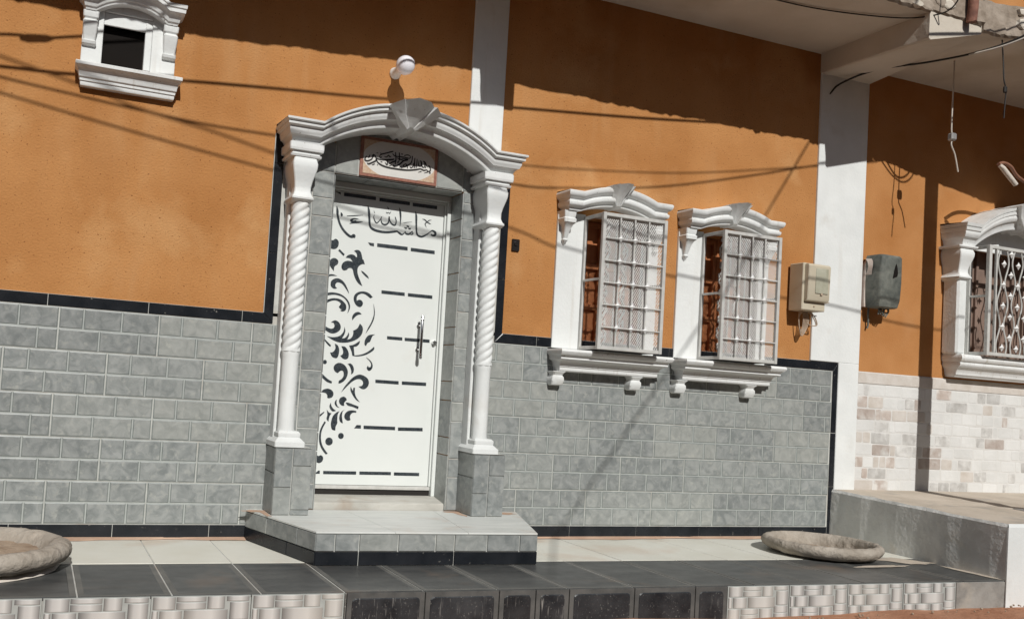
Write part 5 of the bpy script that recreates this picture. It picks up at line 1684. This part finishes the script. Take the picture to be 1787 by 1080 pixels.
obj('cord_knot', mb, 'cable', label='dark knot of cord below the balcony edge', category='cord')

# broken plaster, a rusty pipe and rubble at the balcony's edge
pipe = MB()
pipe.tube([(6.30, -1.03, 3.80), (6.30, -1.04, 3.90), (6.31, -1.05, 4.4)], .035, 14)
obj('drain_pipe', pipe, 'rust', smooth=40, label='short rusty pipe standing against the broken balcony edge', category='pipe')
rr = random.Random(31)
for k in range(14):
    x = rr.uniform(5.2, 7.9)
    d = 1.0 if x < 6.47 else dep2(x)
    z = rr.uniform(3.83, 4.0)
    h = rr.uniform(.02, .05)
    ring = lambda yy, sc: [(x + sc * h * 1.7 * math.cos(t) * rr.uniform(.7, 1.2), yy, z + sc * h * math.sin(t) * rr.uniform(.7, 1.2)) for t in [i * math.pi / 3.5 for i in range(7)]]
    mb = MB()
    mb.loft([ring(-d + .02, 1.0), ring(-d - .006, .95), ring(-d - .009 - rr.uniform(0, .004), .7)], 0, True)
    obj('plaster_patch', mb, 'soffit' if k % 3 else 'concrete', nb if x > 6.47 else bal, recalc=True)

# post that carries the balcony just outside the picture on the right
mb = MB()
px, py = 7.255 - KX * 1.05 - .02, -1.05
mb.tube([(px, py, .27), (px, py, 3.776)], .080, 20)
mb.box(px - .12, px + .12, py - .12, py + .12, .27, .29, 0, .004)
obj('post', mb, 'steel', smooth=40, label='round steel post under the balcony outside the right edge, casting the upright shadow', category='post')

# debris along the foot of the riser
rr = random.Random(91)
mb = MB()
for k in range(34):
    x, y, q = rr.uniform(3.8, 6.6), -1.60 - abs(rr.gauss(0, .06)), rr.uniform(.003, .009)
    z = STREET + .02 + .03 * max(0, min(1, x - 5.5))
    mb.lathe([(q * .6, z - q), (q, z - q * .3), (q * .8, z + q * .4), (q * .2, z + q * .7)], x, y, 6, 0, .0, None)
obj('pebbles', mb, 'soil', kind='stuff', label='small stones and grit lying along the foot of the riser', category='gravel')

# ------------------------------------------------------------------ overhead cables in the street (their shadows fall on the facade)
def overhead(shadow, d, r, label, slope=0.0, blob=None):
    pts = []
    for i, (x, z) in enumerate(shadow):
        dd = d if not isinstance(d, (list, tuple)) else d[i]
        pts.append((x - KX * dd, -dd, z + KZ * dd))
    mb = MB()
    mb.tube(catmull(pts, 8), r, 7)
    o = obj('overhead_cable', mb, 'cable', smooth=60, label=label, category='cable', group='overhead cables strung above the street')
    return pts


overhead([(-.9, 2.62), (-.15, 2.775), (.06, 2.795), (.29, 2.85), (.84, 2.985), (1.04, 3.02), (1.6, 3.15)], 1.35, .0085, 'thick overhead cable whose shadow passes behind the small high window')
mb = MB()
mb.tube([(-.05 - KX * 1.35, -1.35, 2.770 + KZ * 1.35), (-.01 - KX * 1.35, -1.35, 2.779 + KZ * 1.35), (.09 - KX * 1.35, -1.35, 2.796 + KZ * 1.35), (.13 - KX * 1.35, -1.35, 2.805 + KZ * 1.35)], [.009, .022, .020, .009], 10)
obj('cable_joint', mb, 'cable', label='fat cable joint casting the dark blot left of the small window', category='cable joint')
overhead([(-1.0, 2.52), (-.14, 2.59), (.24, 2.615), (.88, 2.69), (1.53, 2.75), (2.03, 2.79), (2.82, 2.87), (3.18, 2.91), (4.13, 3.0), (4.92, 3.09), (5.8, 3.2)], 1.32, .0095, 'thick overhead cable whose shadow runs from the small window over the door lamp')
overhead([(-1.0, 2.61), (-.14, 2.53), (.23, 2.50), (.62, 2.47), (1.04, 2.445), (1.48, 2.445), (2.2, 2.45), (3.17, 2.37), (3.68, 2.41), (4.42, 2.52), (5.22, 2.71), (5.97, 2.91), (6.65, 3.05), (7.4, 3.2)], 1.9, .0068, 'overhead cable whose shadow ends at the top of the white pilaster')
overhead([(-.2, 2.66), (.40, 2.54), (.62, 2.48), (1.05, 2.415), (1.49, 2.33), (2.2, 2.2), (3.19, 2.06), (3.63, 1.955), (4.59, 1.86), (5.97, 1.78), (6.47, 1.74), (7.05, 1.69), (7.81, 1.68), (8.6, 1.70)], 2.6, .0072, 'overhead cable whose shadow crosses both caged windows')
overhead([(-1.0, 2.57), (-.13, 2.44), (.63, 2.33), (1.5, 2.22), (2.3, 2.13), (3.0, 2.10)], 2.2, .0066, 'thin overhead cable whose shadow slants down to the left column')
overhead([(2.6, 2.46), (3.2, 2.51), (3.67, 2.545), (4.67, 2.66), (5.91, 2.89), (6.6, 3.03)], 2.0, .005, 'thin overhead cable whose shadow runs above both window hoods')
overhead([(6.4, 3.95), (5.78, 2.97), (5.41, 2.39), (4.87, 1.55), (4.41, .92), (3.96, .30), (3.55, -.27), (3.0, -1.03)], [2.2, 2.9, 3.4, 4.0, 4.6, 5.2, 5.8, 6.6], .0085, 'thick service cable crossing the street whose slanting shadow falls on the tiles')

# ------------------------------------------------------------------ unseen house added behind the viewpoint to block sky light and bounce
opp = empty('house', (2, -9.2, STREET), label='plain dark house across the street, unseen behind the viewpoint, added to block sky light', category='house')
mb = MB()
mb.box(-14, 20, -13, -9.2, STREET - .1, 4.9, 0)
obj('wall', mb, 'low_bounce_wall', opp)
mb = MB()
mb.box(-14, 20, -9.25, -9.10, 4.9, 5.15, 0, .01)
obj('parapet', mb, 'concrete', opp)
for k in range(6):
    x = -9 + 4.4 * k
    mb = MB()
    mb.box(x, x + 1.1, -9.23, -9.16, .8 if k % 2 else -.2, 2.2, 0, .01)
    obj('window' if k % 2 else 'door', mb, 'shutter', opp)
